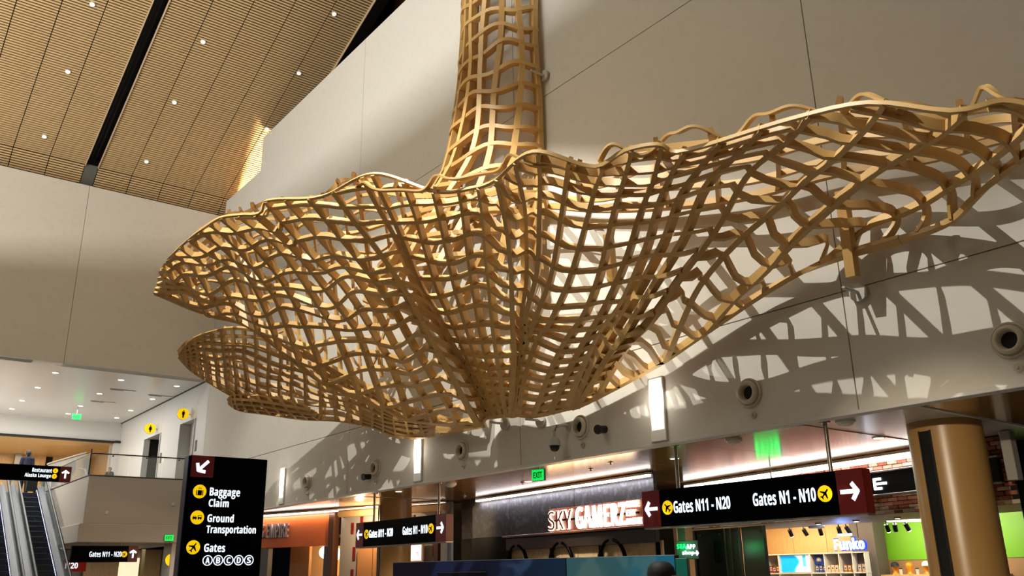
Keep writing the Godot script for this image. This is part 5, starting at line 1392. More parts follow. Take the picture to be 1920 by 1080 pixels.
	part("post", MB.new().box(Vector3(-38.5, 1.4, 0.1), Vector3(0.3, 2.8, 0.12), 0.01), mat("olive post", Color(0.30, 0.26, 0.14), 0.5), low)
	part("side", MB.new().box(Vector3(-38.5, 1.4, -1.7), Vector3(7, 2.8, 0.2)), white, low)
	panel_light("lower_light", Vector3(-37.5, 2.72, 1.6), Vector3(-37.5, 0, 1.6), Vector2(4, 2), 12.0, Color(1.0, 0.95, 0.88))
	# downlights of the upper level
	var lens := glow("upper lens", Color(1.0, 0.98, 0.94), 4.0)
	var ring := mat("white ring", Color(0.85, 0.84, 0.80), 0.4)
	for z in [0.68, 2.75, 5.0]:
		for x in [-34.35, -37.5, -40.7, -43.0]:
			var t := thing("upper_downlight", "small round lit downlight in the white upper level ceiling", "ceiling light", Vector3(x, 8.73, z), 0.0, "downlights of the upper level")
			part("ring", MB.new().cyl(Vector3.ZERO, Vector3(0, -0.015, 0), 0.12, 18), ring, t)
			part("lens", MB.new().cyl(Vector3(0, -0.012, 0), Vector3(0, -0.02, 0), 0.1, 18), lens, t)
	var dark := mat("grille dark", Color(0.10, 0.10, 0.10), 0.6)
	var gv := [Vector3(-36.3, 8.72, 2.2), Vector3(-39.3, 8.72, 2.2), Vector3(-36.7, 8.72, 0.6)]
	for i in 3:
		var t := thing("ceiling_vent", ["slot vent in the white upper ceiling near its open edge", "slot vent in the white upper ceiling near the green exit sign", "slot vent in the white upper ceiling beside the doorway wall"][i], "vent", gv[i])
		part("frame", MB.new().box(Vector3(0, -0.008, 0), Vector3(0.16, 0.016, 1.0), 0.004), ring, t)
		part("slot", MB.new().box(Vector3(0, -0.014, 0.2), Vector3(0.10, 0.012, 0.5)), dark, t)
	# yellow round blade signs
	var yellow := glow("sign yellow", Color(1.0, 0.82, 0.0), 0.75)
	var bits := [[Vector3(-34.46, 7.68, 0.3), "yellow round sign with a black standing man by the doorway nearest the lattice"], [Vector3(-38.74, 7.68, 0.3), "yellow round sign with a black standing woman by the farther doorway"], [Vector3(-32.9, 2.2, 0.66), "yellow round sign half hidden behind the tall black directory sign"]]
	for i in 3:
		var t := thing("round_sign", bits[i][1], "sign", bits[i][0], PI / 2)
		part("disc", MB.new().cyl(Vector3(0, 0, -0.05), Vector3(0, 0, 0.03), 0.22, 32), yellow, t)
		part("rim", MB.new().cyl(Vector3(0, 0, -0.055), Vector3(0, 0, -0.03), 0.225, 32), mat("black plastic", Color(0.012, 0.012, 0.014), 0.35), t)
		part("bracket", MB.new().cyl(Vector3(0.18, 0, -0.02), Vector3(0.34, 0, -0.02), 0.015, 8), mat("steel", Color(0.62, 0.60, 0.57), 0.3, 0.8), t)
		if i < 2:
			var g := MB.new()
			g.cyl(Vector3(0, 0.125, 0.03), Vector3(0, 0.125, 0.036), 0.022, 14)
			var poly: PackedVector2Array
			if i == 0:
				poly = PackedVector2Array([Vector2(-0.05, 0.09), Vector2(0.05, 0.09), Vector2(0.055, -0.03), Vector2(0.035, -0.03), Vector2(0.03, -0.16), Vector2(0.004, -0.16), Vector2(0, -0.05), Vector2(-0.004, -0.16), Vector2(-0.03, -0.16), Vector2(-0.035, -0.03), Vector2(-0.055, -0.03)])
			else:
				poly = PackedVector2Array([Vector2(-0.035, 0.09), Vector2(0.035, 0.09), Vector2(0.07, -0.06), Vector2(0.03, -0.06), Vector2(0.025, -0.16), Vector2(0.004, -0.16), Vector2(0.0, -0.07), Vector2(-0.004, -0.16), Vector2(-0.025, -0.16), Vector2(-0.03, -0.06), Vector2(-0.07, -0.06)])
			g.prism(poly, Transform3D(Basis(), Vector3(0, 0, 0.03)), 0.006)
			part("pictogram", g, sign_black(), t)
	exit_sign(Vector3(-41.0, 8.28, 2.79), PI / 2, "green EXIT sign hanging from the white upper level ceiling", 0.35, 1.15)
	exit_sign(Vector3(-32.36, 2.93, 1.0), PI / 2, "green EXIT sign on the pale beam beside the black directory sign", 0.02)
	# glass railing along the floor edge
	var rail := thing("glass_railing", "glass railing with a thin steel handrail along the upper floor edge", "railing")
	var glass := pane_mat("clear pane", Color(0.86, 0.95, 0.92), 0.06)
	var steel := mat("dark steel", Color(0.16, 0.16, 0.16), 0.35, 0.6)
	for i in 3:
		part("glass_pane", MB.new().box(Vector3(-33.1, 5.38, 0.7 + i * 1.15), Vector3(0.02, 0.76, 1.12)), glass, rail)
		part("clip", MB.new().box(Vector3(-33.07, 5.72, 0.7 + i * 1.15), Vector3(0.05, 0.05, 0.05), 0.008), steel, rail)
	for i in 5:
		part("glass_pane", MB.new().box(Vector3(-33.75 - i * 1.22, 5.38, 3.72), Vector3(1.19, 0.76, 0.02)), glass, rail)
	part("handrail", MB.new().tube([Vector3(-33.05, 5.78, 0.1), Vector3(-33.05, 5.78, 3.62), Vector3(-33.12, 5.78, 3.7), Vector3(-39.4, 5.78, 3.7)], 0.022, 8), steel, rail)
	part("corner_post", MB.new().box(Vector3(-33.1, 5.45, 3.72), Vector3(0.04, 0.95, 0.04), 0.004), steel, rail)

func escalator(z: float, label: String) -> void:
	var t := thing("escalator", label, "escalator", Vector3(-39.9, 4.9, z))
	var dir := Vector3(cos(PI / 6), -sin(PI / 6), 0)
	var len := 9.8
	var b := Basis(dir, Vector3(sin(PI / 6), cos(PI / 6), 0), Vector3(0, 0, 1))
	var tread := mat("step blue black", Color(0.12, 0.15, 0.20), 0.45, 0.0)
	var edge := mat("step edge", Color(0.26, 0.31, 0.38), 0.4, 0.0)
	var step := MB.new()
	step.box(Vector3(0.16, -0.1, 0), Vector3(0.40, 0.2, 0.74), 0.012)
	for i in 9:
		step.box(Vector3(0.365, -0.11, -0.32 + i * 0.08), Vector3(0.012, 0.16, 0.03))
	var sm := step.done()
	var em := MB.new().box(Vector3(0.355, -0.006, 0), Vector3(0.03, 0.016, 0.74), 0.003).done()
	for i in 24:
		var at := Vector3(i * 0.346, -i * 0.2, 0)
		var o := part("step", sm, tread, t, at)
		part("nosing", em, edge, o)
	var metal := mat("skirt metal", Color(0.26, 0.26, 0.28), 0.3, 0.5)
	var glass := pane_mat("balustrade pane", Color(0.80, 0.90, 0.88), 0.10)
	var black := mat("handrail rubber", Color(0.03, 0.03, 0.035), 0.4)
	for s in [-1.0, 1.0]:
		part("skirt", MB.new().box(dir * len / 2 + Vector3(0, 0.10, s * 0.40), Vector3(len, 0.34, 0.04), 0.006, b), metal, t)
		part("deck", MB.new().box(dir * len / 2 + Vector3(0, 0.28, s * 0.50), Vector3(len, 0.06, 0.24), 0.01, b), metal, t)
		part("outer_deck", MB.new().box(dir * len / 2 + Vector3(0, -0.05, s * 0.62), Vector3(len, 0.7, 0.04), 0.006, b), mat("deck grey", Color(0.34, 0.34, 0.34), 0.3, 0.4), t)
		part("glass_balustrade", MB.new().box(dir * len / 2 + Vector3(0, 0.74, s * 0.50), Vector3(len, 0.74, 0.015), 0.0, b), glass, t)
		part("handrail", MB.new().tube([dir * -0.3 + Vector3(-0.5, 1.0, s * 0.5), dir * 0.2 + Vector3(0, 1.13, s * 0.5), dir * len + Vector3(0, 1.13, s * 0.5)], 0.045, 10), black, t)
		var dots := MB.new()
		for i in 64:
			dots.box(dir * (0.2 + i * 0.15) + Vector3(0, 0.20, s * 0.375), Vector3(0.09, 0.035, 0.012), 0.0, b)
		tag(part("light_dots", dots, glow("skirt dots", Color(0.86, 0.86, 1.0), 1.3), t), "", "", "", "stuff")

# ---------------------------------------------------------------- hanging and standing signs
func sign_black() -> StandardMaterial3D:
	var m := mat("sign black", Color(0.006, 0.006, 0.008), 0.3)
	m.metallic_specular = 0.12
	return m

func sign_red() -> StandardMaterial3D:
	var m := mat("sign red", Color(0.24, 0.022, 0.028), 0.35)
	m.emission_enabled = true
	m.emission = Color(0.36, 0.02, 0.03)
	m.emission_energy_multiplier = 0.25
	return m

func sign_white() -> StandardMaterial3D:
	return glow("sign white glow", Color(0.90, 0.95, 1.0), 1.25)

func sign_yellow() -> StandardMaterial3D:
	return glow("sign yellow", Color(1.0, 0.82, 0.0), 0.75)

func icon(parent: Node, at: Vector3, r: float, kind := "plane", turn := 0.0) -> void:
	part("icon_disc", disc_mesh(r, 0.006), sign_yellow(), parent, at)
	var up := at + Vector3(0, 0, 0.006)
	var ink := sign_black()
	if kind == "plane":
		part("pictogram", plane_icon(r * 1.45, turn), ink, parent, up)
	elif kind == "bag":
		var g := MB.new()
		g.box(Vector3(0, -0.02, 0.002), Vector3(r * 0.62, r * 0.75, 0.004))
		for s in [-1.0, 1.0]:
			g.box(Vector3(s * r * 0.46, -0.02, 0.002), Vector3(r * 0.13, r * 0.75, 0.004))
		g.box(Vector3(0, r * 0.5, 0.002), Vector3(r * 0.36, r * 0.08, 0.004))
		for s in [-1.0, 1.0]:
			g.box(Vector3(s * r * 0.16, r * 0.42, 0.002), Vector3(r * 0.07, r * 0.2, 0.004))
		part("pictogram", g, ink, parent, up)
	elif kind == "car":
		var g := MB.new()
		var outline := PackedVector2Array()
		for q in [Vector2(-0.72, -0.2), Vector2(-0.1, -0.2), Vector2(-0.1, 0.06), Vector2(-0.2, 0.08), Vector2(-0.28, 0.22), Vector2(-0.55, 0.22), Vector2(-0.63, 0.08), Vector2(-0.72, 0.06)]:
			outline.append(q * r)
		g.prism(outline, Transform3D(), 0.004)
		g.box(Vector3(r * 0.34, r * 0.06, 0.002), Vector3(r * 0.6, r * 0.5, 0.004))
		part("pictogram", g, ink, parent, up)
		var w := MB.new()
		w.box(Vector3(r * 0.34, r * 0.14, 0.005), Vector3(r * 0.44, r * 0.2, 0.003))
		w.box(Vector3(-r * 0.41, r * 0.12, 0.005), Vector3(r * 0.2, r * 0.1, 0.003))
		part("pictogram_window", w, sign_yellow(), parent, up)
		var k := MB.new()
		for x in [-0.58, -0.24, 0.16, 0.52]:
			k.cyl(Vector3(r * x, -r * 0.24, 0), Vector3(r * x, -r * 0.24, 0.005), r * 0.09, 12)
		part("pictogram_wheel", k, ink, parent, up)
	else:
		var g := MB.new()
		g.box(Vector3(-r * 0.12, 0, 0.002), Vector3(r * 0.1, r * 0.9, 0.004))
		g.box(Vector3(r * 0.16, 0, 0.002), Vector3(r * 0.12, r * 0.9, 0.004))
		part("pictogram", g, ink, parent, up)

func gate_sign(x0: float, x1: float, label: String, pole_a: float, pole_b: float) -> void:
	# a long hanging sign in line with the tall wall
	var w := x1 - x0
	var t := thing("hanging_sign", label, "sign", Vector3((x0 + x1) / 2, 2.575, -0.42))
	part("box", MB.new().box(Vector3(0, 0, 0), Vector3(w - 0.02, 0.60, 0.22), 0.012), sign_black(), t)
	for s in [-1.0, 1.0]:
		part("end_panel", MB.new().box(Vector3(s * (w / 2 - 0.2), 0, 0.006), Vector3(0.41, 0.605, 0.225), 0.01), sign_red(), t)
	part("under_rail", MB.new().box(Vector3(0, -0.315, 0), Vector3(w, 0.03, 0.2), 0.005), mat("steel", Color(0.62, 0.60, 0.57), 0.3, 0.8), t)
	part("arrow_glow", arrow_mesh(0.29, PI), sign_white(), t, Vector3(-w / 2 + 0.205, 0.0, 0.119))
	part("arrow_glow", arrow_mesh(0.29, 0.0), sign_white(), t, Vector3(w / 2 - 0.205, 0.0, 0.119))
	icon(t, Vector3(-w / 2 + 0.57, 0, 0.111), 0.115, "plane", 0.75)
	icon(t, Vector3(w / 2 - 0.60, 0, 0.111), 0.115, "plane", -0.75)
	var k := w / 4.15
	part("lettering", letters("Gates N11 - N20", 1.17 * k, 0.2), sign_white(), t, Vector3(-w / 2 + 0.70 + 0.59 * k, -0.005, 0.113))
	part("lettering", letters("Gates N1 - N10", 1.09 * k, 0.2), sign_white(), t, Vector3(w / 2 - 0.745 - 0.55 * k, 0.0, 0.113))
	for x in [pole_a, pole_b]:
		part("pole", MB.new().cyl(Vector3(x - t.position.x, 0.3, 0), Vector3(x - t.position.x, 1.01, 0), 0.03, 14), mat("steel", Color(0.62, 0.60, 0.57), 0.3, 0.8), t)
		part("pole_plate", MB.new().cyl(Vector3(x - t.position.x, 1.0, 0), Vector3(x - t.position.x, 1.02, 0), 0.08, 16), mat("steel", Color(0.62, 0.60, 0.57), 0.3, 0.8), t)

func directory() -> void:
	# local x runs to the viewer's right along the face, z out of the face
	var t := thing("directory_sign", "tall black standing directory sign listing baggage claim, ground transportation and gates", "sign", Vector3(-14.0, 0, 5.775), PI / 2)
	part("body", MB.new().box(Vector3(0, 1.72, -0.13), Vector3(1.27, 3.44, 0.26), 0.012), sign_black(), t)
	part("side_trim", MB.new().box(Vector3(-0.645, 1.72, -0.13), Vector3(0.02, 3.42, 0.2), 0.004), mat("side blue", Color(0.09, 0.12, 0.24), 0.25, 0.3), t)
	part("corner_panel", MB.new().box(Vector3(-0.435, 3.27, -0.12), Vector3(0.36, 0.335, 0.262), 0.006), sign_red(), t)
	part("arrow_glow", arrow_mesh(0.24, PI * 1.25), sign_white(), t, Vector3(-0.435, 3.27, 0.013))
	icon(t, Vector3(-0.445, 2.88, 0.001), 0.105, "bag")
	icon(t, Vector3(-0.445, 2.485, 0.001), 0.105, "car")
	icon(t, Vector3(-0.465, 2.04, 0.001), 0.105, "plane", -0.6)
	for l in [["Baggage", -0.285, 2.865, 0.49, 0.165], ["Claim", -0.285, 2.715, 0.32, 0.125], ["Ground", -0.285, 2.48, 0.42, 0.125], ["Transportation", -0.285, 2.295, 0.80, 0.16], ["Gates", -0.295, 2.03, 0.33, 0.125]]:
		part("lettering", letters(l[0], l[3], l[4]), sign_white(), t, Vector3(l[1] + l[3] / 2, l[2], 0.004))
	var x := -0.225
	for c in ["A", "B", "C", "D", "S"]:
		part("ring_glow", ring_mesh(0.078, 0.012), sign_white(), t, Vector3(x, 1.845, 0.001))
		part("ring_fill", disc_mesh(0.064, 0.003), mat("letter blue", Color(0.02, 0.06, 0.22), 0.4), t, Vector3(x, 1.845, 0.0))
		part("lettering", letters(c, 0.062, 0.09), sign_white(), t, Vector3(x, 1.845, 0.006))
		x += 0.165

func far_signs() -> void:
	# over the escalator
	var t := thing("hanging_sign", "black sign over the escalator naming a restaurant and a lounge, arrow up", "sign", Vector3(-31.0, 4.80, 6.2), PI / 2)
	part("box", MB.new().box(Vector3(0, 0, -0.1), Vector3(3.0, 0.48, 0.2), 0.01), sign_black(), t)
	part("end_panel", MB.new().box(Vector3(1.34, 0, -0.097), Vector3(0.34, 0.485, 0.2), 0.008), sign_red(), t)
	part("arrow_glow", arrow_mesh(0.26, PI / 2), sign_white(), t, Vector3(1.34, 0.0, 0.006))
	part("lettering", letters("Restaurant", 0.56, 0.125), sign_white(), t, Vector3(0.66, 0.09, 0.004))
	part("lettering", letters("Alaska Lounge", 0.74, 0.15), sign_white(), t, Vector3(0.56, -0.085, 0.004))
	icon(t, Vector3(1.04, 0.095, 0.001), 0.075, "fork")
	icon(t, Vector3(1.03, -0.08, 0.001), 0.075, "fork")
	part("post", MB.new().cyl(Vector3(-1.4, -4.8, -0.1), Vector3(-1.4, -0.2, -0.1), 0.05, 12), mat("steel", Color(0.62, 0.60, 0.57), 0.3, 0.8), t)
	# under the upper level
	var u := thing("hanging_sign", "small black sign under the upper level with one red end and an up arrow", "sign", Vector3(-33.2, 2.415, 2.83), PI / 2)
	part("box", MB.new().box(Vector3(0, 0, -0.1), Vector3(2.14, 0.54, 0.2), 0.01), sign_black(), u)
	part("end_panel", MB.new().box(Vector3(0.91, 0, -0.097), Vector3(0.33, 0.545, 0.2), 0.008), sign_red(), u)
	part("arrow_glow", arrow_mesh(0.28, PI / 2), sign_white(), u, Vector3(0.91, 0.0, 0.006))
	part("lettering", letters("Gates N11 - N20", 1.04, 0.18), sign_white(), u, Vector3(0.01, -0.01, 0.004))
	icon(u, Vector3(0.62, -0.01, 0.001), 0.1, "plane", -0.6)
	for x in [-0.55, 0.5]:
		part("pole", MB.new().cyl(Vector3(x, 0.26, -0.1), Vector3(x, 0.37, -0.1), 0.025, 10), mat("steel", Color(0.62, 0.60, 0.57), 0.3, 0.8), u)
	var r := thing("hanging_sign", "small red sign reading N20 beside the foot of the escalator", "sign", Vector3(-36.0, 2.08, 3.15), PI / 2)
	part("board", MB.new().box(Vector3(0, 0, -0.05), Vector3(0.8, 0.42, 0.1), 0.008), glow("board red", Color(0.50, 0.06, 0.05), 0.35), r)
	part("lettering", letters("N20", 0.42, 0.2), sign_white(), r, Vector3(-0.1, 0.0, 0.004))
	part("pole", MB.new().cyl(Vector3(0, 0.2, -0.05), Vector3(0, 0.68, -0.05), 0.02, 8), mat("steel", Color(0.62, 0.60, 0.57), 0.3, 0.8), r)

# ---------------------------------------------------------------- people
func flesh(bones: Array, cell: float, k: float, st: SurfaceTool) -> void:
	# a smooth skin round tapered bones [a, b, ra, rb]: surface nets on a grid
	var lo := Vector3(1e9, 1e9, 1e9)
	var hi := -lo
	for b in bones:
		var r: float = maxf(b[2], b[3]) + k + cell * 2
		lo = lo.min(b[0] - Vector3.ONE * r).min(b[1] - Vector3.ONE * r)
		hi = hi.max(b[0] + Vector3.ONE * r).max(b[1] + Vector3.ONE * r)
	var n := Vector3i(((hi - lo) / cell).ceil()) + Vector3i.ONE
	var f := PackedFloat32Array()
	f.resize(n.x * n.y * n.z)
	f.fill(1.0)
	for b in bones:
		var a: Vector3 = b[0]
		var ab: Vector3 = b[1] - a
		var ra: float = b[2]
		var rb: float = b[3]
		var l2 := maxf(ab.length_squared(), 1e-9)
		var r := maxf(ra, rb) + k + cell * 2
		var i0 := Vector3i(((a.min(b[1]) - Vector3.ONE * r - lo) / cell).floor()).max(Vector3i.ZERO)
		var i1 := Vector3i(((a.max(b[1]) + Vector3.ONE * r - lo) / cell).ceil()).min(n - Vector3i.ONE)
		for z in range(i0.z, i1.z + 1):
			for y in range(i0.y, i1.y + 1):
				var row := (z * n.y + y) * n.x
				for x in range(i0.x, i1.x + 1):
					var p := lo + Vector3(x, y, z) * cell
					var t := clampf((p - a).dot(ab) / l2, 0.0, 1.0)
					var d := (p - a - ab * t).length() - lerpf(ra, rb, t)
					var o := f[row + x]
					var h := maxf(k - absf(d - o), 0.0) / k
					f[row + x] = minf(d, o) - h * h * k * 0.25
	var at := {}
	var grid := func(x: int, y: int, z: int) -> float: return f[(z * n.y + y) * n.x + x]
	for z in n.z - 1:
		for y in n.y - 1:
			for x in n.x - 1:
				var base := (z * n.y + y) * n.x + x
				var neg := 0
				var v := [f[base], f[base + 1], f[base + n.x], f[base + n.x + 1]]
				var up := base + n.x * n.y
				v += [f[up], f[up + 1], f[up + n.x], f[up + n.x + 1]]
				for q in v:
					if q < 0.0:
						neg += 1
				if neg == 0 or neg == 8:
					continue
				var sum := Vector3()
				var cnt := 0
				for e in [[0, 1], [2, 3], [4, 5], [6, 7], [0, 2], [1, 3], [4, 6], [5, 7], [0, 4], [1, 5], [2, 6], [3, 7]]:
					var va: float = v[e[0]]
					var vb: float = v[e[1]]
					if (va < 0.0) != (vb < 0.0):
						var t := va / (va - vb)
						var pa := Vector3(e[0] & 1, (e[0] >> 1) & 1, e[0] >> 2)
						var pb := Vector3(e[1] & 1, (e[1] >> 1) & 1, e[1] >> 2)
						sum += pa.lerp(pb, t)
						cnt += 1
				var g := Vector3(v[1] + v[3] + v[5] + v[7] - v[0] - v[2] - v[4] - v[6], v[2] + v[3] + v[6] + v[7] - v[0] - v[1] - v[4] - v[5], v[4] + v[5] + v[6] + v[7] - v[0] - v[1] - v[2] - v[3])
				at[Vector3i(x, y, z)] = [lo + (Vector3(x, y, z) + sum / cnt) * cell, g.normalized()]
	for c in at:
		for ax in 3:
			var e := Vector3i.ZERO
			e[ax] = 1
			var p: Vector3i = c + e
			if p.x >= n.x or p.y >= n.y or p.z >= n.z:
				continue
			var fa: float = f[(c.z * n.y + c.y) * n.x + c.x]
			var fb: float = f[(p.z * n.y + p.y) * n.x + p.x]
			if (fa < 0.0) == (fb < 0.0):
				continue
			var u := Vector3i.ZERO
			u[(ax + 1) % 3] = 1
			var w := Vector3i.ZERO
			w[(ax + 2) % 3] = 1
			var q := [c, c - u, c - u - w, c - w]
			if not (at.has(q[0]) and at.has(q[1]) and at.has(q[2]) and at.has(q[3])):
				continue
			var order := [0, 1, 2, 0, 2, 3] if fa < 0.0 else [0, 2, 1, 0, 3, 2]
			var g0: Vector3 = (at[q[order[2]]][0] - at[q[order[0]]][0]).cross(at[q[order[1]]][0] - at[q[order[0]]][0])
			if g0.dot(at[q[0]][1]) < 0.0:
				order = [order[0], order[2], order[1], order[3], order[5], order[4]]
			for i in order:
				st.set_normal(at[q[i]][1])
				st.set_uv(Vector2.ZERO)
				st.add_vertex(at[q[i]][0])

func skin(bones: Array, cell: float, k: float) -> ArrayMesh:
	var st := SurfaceTool.new()
	st.begin(Mesh.PRIMITIVE_TRIANGLES)
	flesh(bones, cell, k, st)
	st.index()
	return st.commit()

func person(label: String, at: Vector3, turn: float, h: float, seated: bool, jacket: Color, trousers: Color, hair_len: float, cap := false) -> Node3D:
	var t := thing("person", label, "person", at, turn)
	var s := h / 1.75
	var hip := 0.92 if not seated else 0.45
	var V := func(x: float, y: float, z: float) -> Vector3: return Vector3(x, y, z) * s
	var sh: float = hip + 0.50
	var head: float = hip + 0.72
	var knee_y := 0.48 if not seated else 0.46
	var knee_z := 0.02 if not seated else 0.44
	var foot_z := 0.0 if not seated else 0.46
	var skin_m := mat("skin", Color(0.72, 0.52, 0.42), 0.55)
	var body := [[V.call(0, hip, 0), V.call(0, sh, 0), 0.12 * s, 0.13 * s], [V.call(-0.15, sh, 0), V.call(0.15, sh, 0), 0.07 * s, 0.07 * s], [V.call(0, sh, 0), V.call(0, head - 0.06, 0.01), 0.055 * s, 0.055 * s], [V.call(0, head, 0.0), V.call(0, head + 0.03, 0.0), 0.088 * s, 0.098 * s], [V.call(0, head - 0.05, 0.035), V.call(0, head - 0.06, 0.045), 0.06 * s, 0.045 * s], [V.call(0, head, 0.095), V.call(0, head - 0.03, 0.115), 0.012 * s, 0.017 * s]]
	for q in [-1.0, 1.0]:
		body.append([V.call(0.092 * q, head - 0.02, -0.005), V.call(0.098 * q, head + 0.03, -0.012), 0.018 * s, 0.022 * s])
		body.append([V.call(0.19 * q, sh, 0), V.call(0.23 * q, sh - 0.29, -0.02), 0.05 * s, 0.04 * s])
		body.append([V.call(0.23 * q, sh - 0.29, -0.02), V.call(0.22 * q, sh - 0.54, 0.07), 0.04 * s, 0.027 * s])
		body.append([V.call(0.22 * q, sh - 0.55, 0.075), V.call(0.215 * q, sh - 0.62, 0.09), 0.034 * s, 0.036 * s])
		body.append([V.call(0.09 * q, hip, 0), V.call(0.1 * q, knee_y, knee_z), 0.08 * s, 0.058 * s])
		body.append([V.call(0.1 * q, knee_y, knee_z), V.call(0.1 * q, 0.09, foot_z), 0.055 * s, 0.038 * s])
		for fi in 4:
			var fx: float = (0.19 + fi * 0.02) * q
			body.append([V.call(fx, sh - 0.64, 0.10), V.call(fx, sh - 0.70 + 0.01 * absf(fi - 1.5), 0.115), 0.0095 * s, 0.0085 * s])
		body.append([V.call(0.185 * q, sh - 0.58, 0.10), V.call(0.175 * q, sh - 0.64, 0.13), 0.011 * s, 0.009 * s])
	part("body", skin(body, 0.022 * s, 0.03 * s), skin_m, t)
	var jk := [[V.call(0, hip - 0.04, 0), V.call(0, sh - 0.02, 0), 0.155 * s, 0.155 * s], [V.call(-0.15, sh, 0), V.call(0.15, sh, 0), 0.09 * s, 0.09 * s]]
	var tr := [[V.call(-0.06, hip, 0), V.call(0.06, hip, 0), 0.125 * s, 0.125 * s]]
	for q in [-1.0, 1.0]:
		jk.append([V.call(0.18 * q, sh, 0), V.call(0.235 * q, sh - 0.29, -0.02), 0.078 * s, 0.062 * s])
		jk.append([V.call(0.235 * q, sh - 0.29, -0.02), V.call(0.222 * q, sh - 0.52, 0.065), 0.062 * s, 0.05 * s])
		tr.append([V.call(0.09 * q, hip - 0.04, 0), V.call(0.1 * q, knee_y, knee_z), 0.105 * s, 0.08 * s])
		tr.append([V.call(0.1 * q, knee_y, knee_z), V.call(0.1 * q, 0.1, foot_z), 0.078 * s, 0.064 * s])
	part("jacket", skin(jk, 0.025 * s, 0.04 * s), mat("cloth %s" % label.left(18), jacket, 0.8), t)
	part("trousers", skin(tr, 0.025 * s, 0.04 * s), mat("legs %s" % label.left(18), trousers, 0.8), t)
	for q in [-1.0, 1.0]:
		part("shoe", skin([[V.call(0.1 * q, 0.05, foot_z - 0.05), V.call(0.11 * q, 0.04, foot_z + 0.15), 0.05 * s, 0.038 * s]], 0.015 * s, 0.02), mat("shoe dark", Color(0.05, 0.05, 0.05), 0.6), t)
	var hr := [[V.call(0, head + 0.045, -0.015), V.call(0, head + 0.02, -0.03), 0.105 * s, 0.105 * s]]
	if hair_len > 0.0:
		hr.append([V.call(0, head, -0.05), V.call(0, head - hair_len, -0.06), 0.09 * s, 0.07 * s])
	part("hair", skin(hr, 0.015 * s, 0.03 * s), mat("hair dark", Color(0.06, 0.045, 0.04), 0.6), t)
	for q in [-1.0, 1.0]:
		part("eye", MB.new().ball(V.call(0.035 * q, head + 0.015, 0.088), 0.012 * s, Vector3.ONE, 8), mat("eye dark", Color(0.05, 0.04, 0.04), 0.2), t)
	part("mouth", MB.new().box(V.call(0, head - 0.062, 0.093), Vector3(0.045, 0.008, 0.01), 0.002), mat("lip", Color(0.50, 0.26, 0.24), 0.5), t)
	if cap:
		var cb := mat("cap black", Color(0.012, 0.013, 0.018), 0.7)
		part("cap", MB.new().lathe([Vector2(0.116, -0.03), Vector2(0.118, 0.02), Vector2(0.108, 0.07), Vector2(0.08, 0.105), Vector2(0.04, 0.122), Vector2(0.0008, 0.126)], Transform3D(Basis.from_scale(Vector3(s, s, s * 1.1)), V.call(0, head + 0.055, -0.01)), 24), cb, t)
		part("cap_peak", MB.new().lathe([Vector2(0.001, 0.008), Vector2(0.085, 0.0), Vector2(0.088, -0.008), Vector2(0.001, -0.002)], Transform3D(Basis(Vector3(1, 0, 0), 0.2), V.call(0, head + 0.05, 0.13)), 20), cb, t)
		part("cap_patch", MB.new().box(V.call(0.085, head + 0.11, -0.075), Vector3(0.05, 0.022, 0.02), 0.004, Basis(Vector3.UP, 2.3)), mat("patch grey", Color(0.25, 0.24, 0.27), 0.6), t)
	return t

func people() -> void:
	person("person in a dark blue jacket seen from behind at the top of the escalator", Vector3(-40.45, 4.9, 4.5), -PI / 2, 1.74, false, Color(0.03, 0.055, 0.15), Color(0.04, 0.035, 0.04), 0.05)
	var c := thing("suitcase", "black suitcase standing behind the person at the escalator top", "suitcase", Vector3(-40.0, 4.9, 4.3))
	part("shell", MB.new().box(Vector3(0, 0.4, 0), Vector3(0.26, 0.62, 0.42), 0.04), mat("case black", Color(0.015, 0.015, 0.018), 0.5), c)
	part("handle", MB.new().tube([Vector3(0, 0.7, -0.12), Vector3(0, 0.98, -0.12), Vector3(0, 0.98, 0.12), Vector3(0, 0.7, 0.12)], 0.012, 8), mat("steel", Color(0.62, 0.60, 0.57), 0.3, 0.8), c)
	for z in [-0.15, 0.15]:
		part("wheel", MB.new().cyl(Vector3(-0.08, 0.05, z), Vector3(0.08, 0.05, z), 0.05, 14), mat("black plastic", Color(0.012, 0.012, 0.014), 0.35), c)
	person("person in a black cap passing low in front of the teal hoarding", Vector3(-5.21, 0, 5.28), 2.2, 1.60, false, Color(0.08, 0.08, 0.10), Color(0.07, 0.08, 0.12), 0.08, true)
	var b := thing("bench", "low bench on the upper level behind the floor edge", "bench", Vector3(-38.0, 4.99, 1.88))
	part("seat", MB.new().box(Vector3(0, 0.27, 0), Vector3(0.5, 0.06, 1.4), 0.01), mat("brown wood", Color(0.30, 0.17, 0.08), 0.5), b)
	for z in [-0.6, 0.6]:
		part("leg", MB.new().box(Vector3(0, 0.12, z), Vector3(0.4, 0.24, 0.06), 0.008), mat("steel", Color(0.62, 0.60, 0.57), 0.3, 0.8), b)
	person("person with dark hair whose head just shows over the upper floor edge", Vector3(-38.0, 5.05, 1.88), PI / 2, 1.12, true, Color(0.35, 0.30, 0.28), Color(0.10, 0.10, 0.12), 0.06)

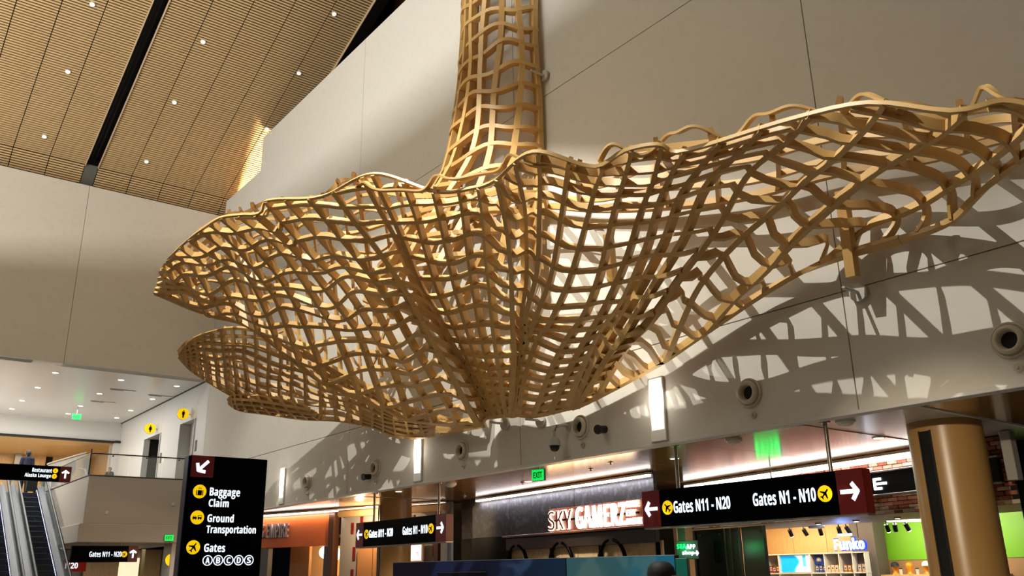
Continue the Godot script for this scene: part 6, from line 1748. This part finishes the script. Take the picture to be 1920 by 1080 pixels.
func _ready() -> void:
	var cam := Camera3D.new()
	cam.name = "camera"
	add_child(cam)
	cam.position = Vector3(0, 1.6, 10.9025)
	cam.rotation_degrees = Vector3(18.1312, 51.8597, -1.0099)
	cam.fov = 36.78
	cam.far = 200.0
	cam.current = true
	var we := WorldEnvironment.new()
	we.name = "night"
	var env := Environment.new()
	env.background_mode = Environment.BG_COLOR
	env.background_color = Color(0.01, 0.012, 0.02)
	env.tonemap_mode = Environment.TONE_MAPPER_LINEAR
	env.tonemap_exposure = 1.0
	env.sdfgi_enabled = true
	env.ssao_enabled = true
	env.ssil_enabled = true
	we.environment = env
	add_child(we)
	# added fill for the hall under the roof, and an unseen cove light whose ledge lip cuts its beam
	panel_light("hall_fill_light", Vector3(-15, 22.5, 17), Vector3(-15, 0, 17), Vector2(18, 5), 235.0, Color(1.0, 0.99, 0.93))
	panel_light("unseen_cove_light", Vector3(-14, 10.0, 20.0), Vector3(-14, 16.0, 10.0), Vector2(30, 0.16), 500.0, Color(1.0, 1.0, 0.99))
	omni("unseen_parapet_uplight", Vector3(-30.4, 15.0, -1.0), 55.0, 0.15, Color(1.0, 0.88, 0.66))  # out of view behind the low wall, lights the ceiling corner
	# unseen framed spots under the roof, placed to light the lattice and throw its shadows
	for p in SPOTS:
		spot("unseen_sculpture_spot", p[0], p[1], p[2], p[3], 0.35, 0.035, Color(1.0, 0.99, 0.95))
	# upper level
	panel_light("mezzanine_light", Vector3(-39.5, 8.6, 5.0), Vector3(-39.5, 0, 5.0), Vector2(6, 6), 60.0, Color(1.0, 0.99, 0.97))
	panel_light("mezzanine_fill_uplight", Vector3(-38.5, 6.4, 10.0), Vector3(-38.5, 8.9, 4.5), Vector2(8, 0.4), 42.0, Color(1.0, 0.99, 0.97))  # added fill, washes the white ceiling from below
	panel_light("unseen_upper_room_light", Vector3(-48.5, 7.8, 4.0), Vector3(-48.5, 0, 4.0), Vector2(5, 5), 30.0, Color(1.0, 0.90, 0.74))  # unseen source, placed to light the wood room
	# the lit downlights in the soffit over the shops, and an unseen spot that lights the tan column
	for p in [Vector3(-15.91, 3.5, -1.96), Vector3(-19.51, 3.5, -0.65), Vector3(-11.17, 3.5, -1.7), Vector3(-7.55, 3.5, -2.6)]:
		spot("soffit_lamp", p, p - Vector3(0, 3, 0), 9.0, 60.0, 0.6, 0.08, Color(1.0, 0.94, 0.85))
	spot("unseen_concourse_spot", Vector3(0.5, 4.2, 18.0), Vector3(-6.0, 1.9, -2.0), 190.0, 6.5, 0.7, 0.12, Color(1.0, 0.93, 0.82))
	slat_ceiling()
	unseen_roof_fittings()
	panel_wall()
	soffit()
	wall_fittings()
	sculpture()
	game_shop()
	burger_shop()
	pattern_shop()
	brick_shop()
	toy_shop()
	far_right_front()
	columns()
	screen_wall()
	green_sign()
	exit_sign(Vector3(-13.45, 3.41, -0.25), 0.15, "green EXIT sign hanging under the wood soffit beneath the lattice", 0.06, 1.05)
	exit_sign(Vector3(-11.25, 3.16, -4.75), 0.35, "unseen green EXIT sign behind the near hanging sign, glowing onto the glossy soffit", 0.22, 1.7, 5.0)  # hidden from view, placed for the green reflection on the soffit
	mezzanine()
	escalator(4.49, "escalator with dark blue steps rising to the upper level")
	escalator(5.86, "second escalator beside the first, cut by the frame, steps hardly seen")
	gate_sign(-10.74, -6.59, "long black hanging sign for gates with red ends, nearest the tan column", -10.0, -7.12)
	gate_sign(-21.06, -16.85, "long black hanging sign for gates with red ends, farther along the wall", -20.33, -17.3)
	directory()
	far_signs()
	people()
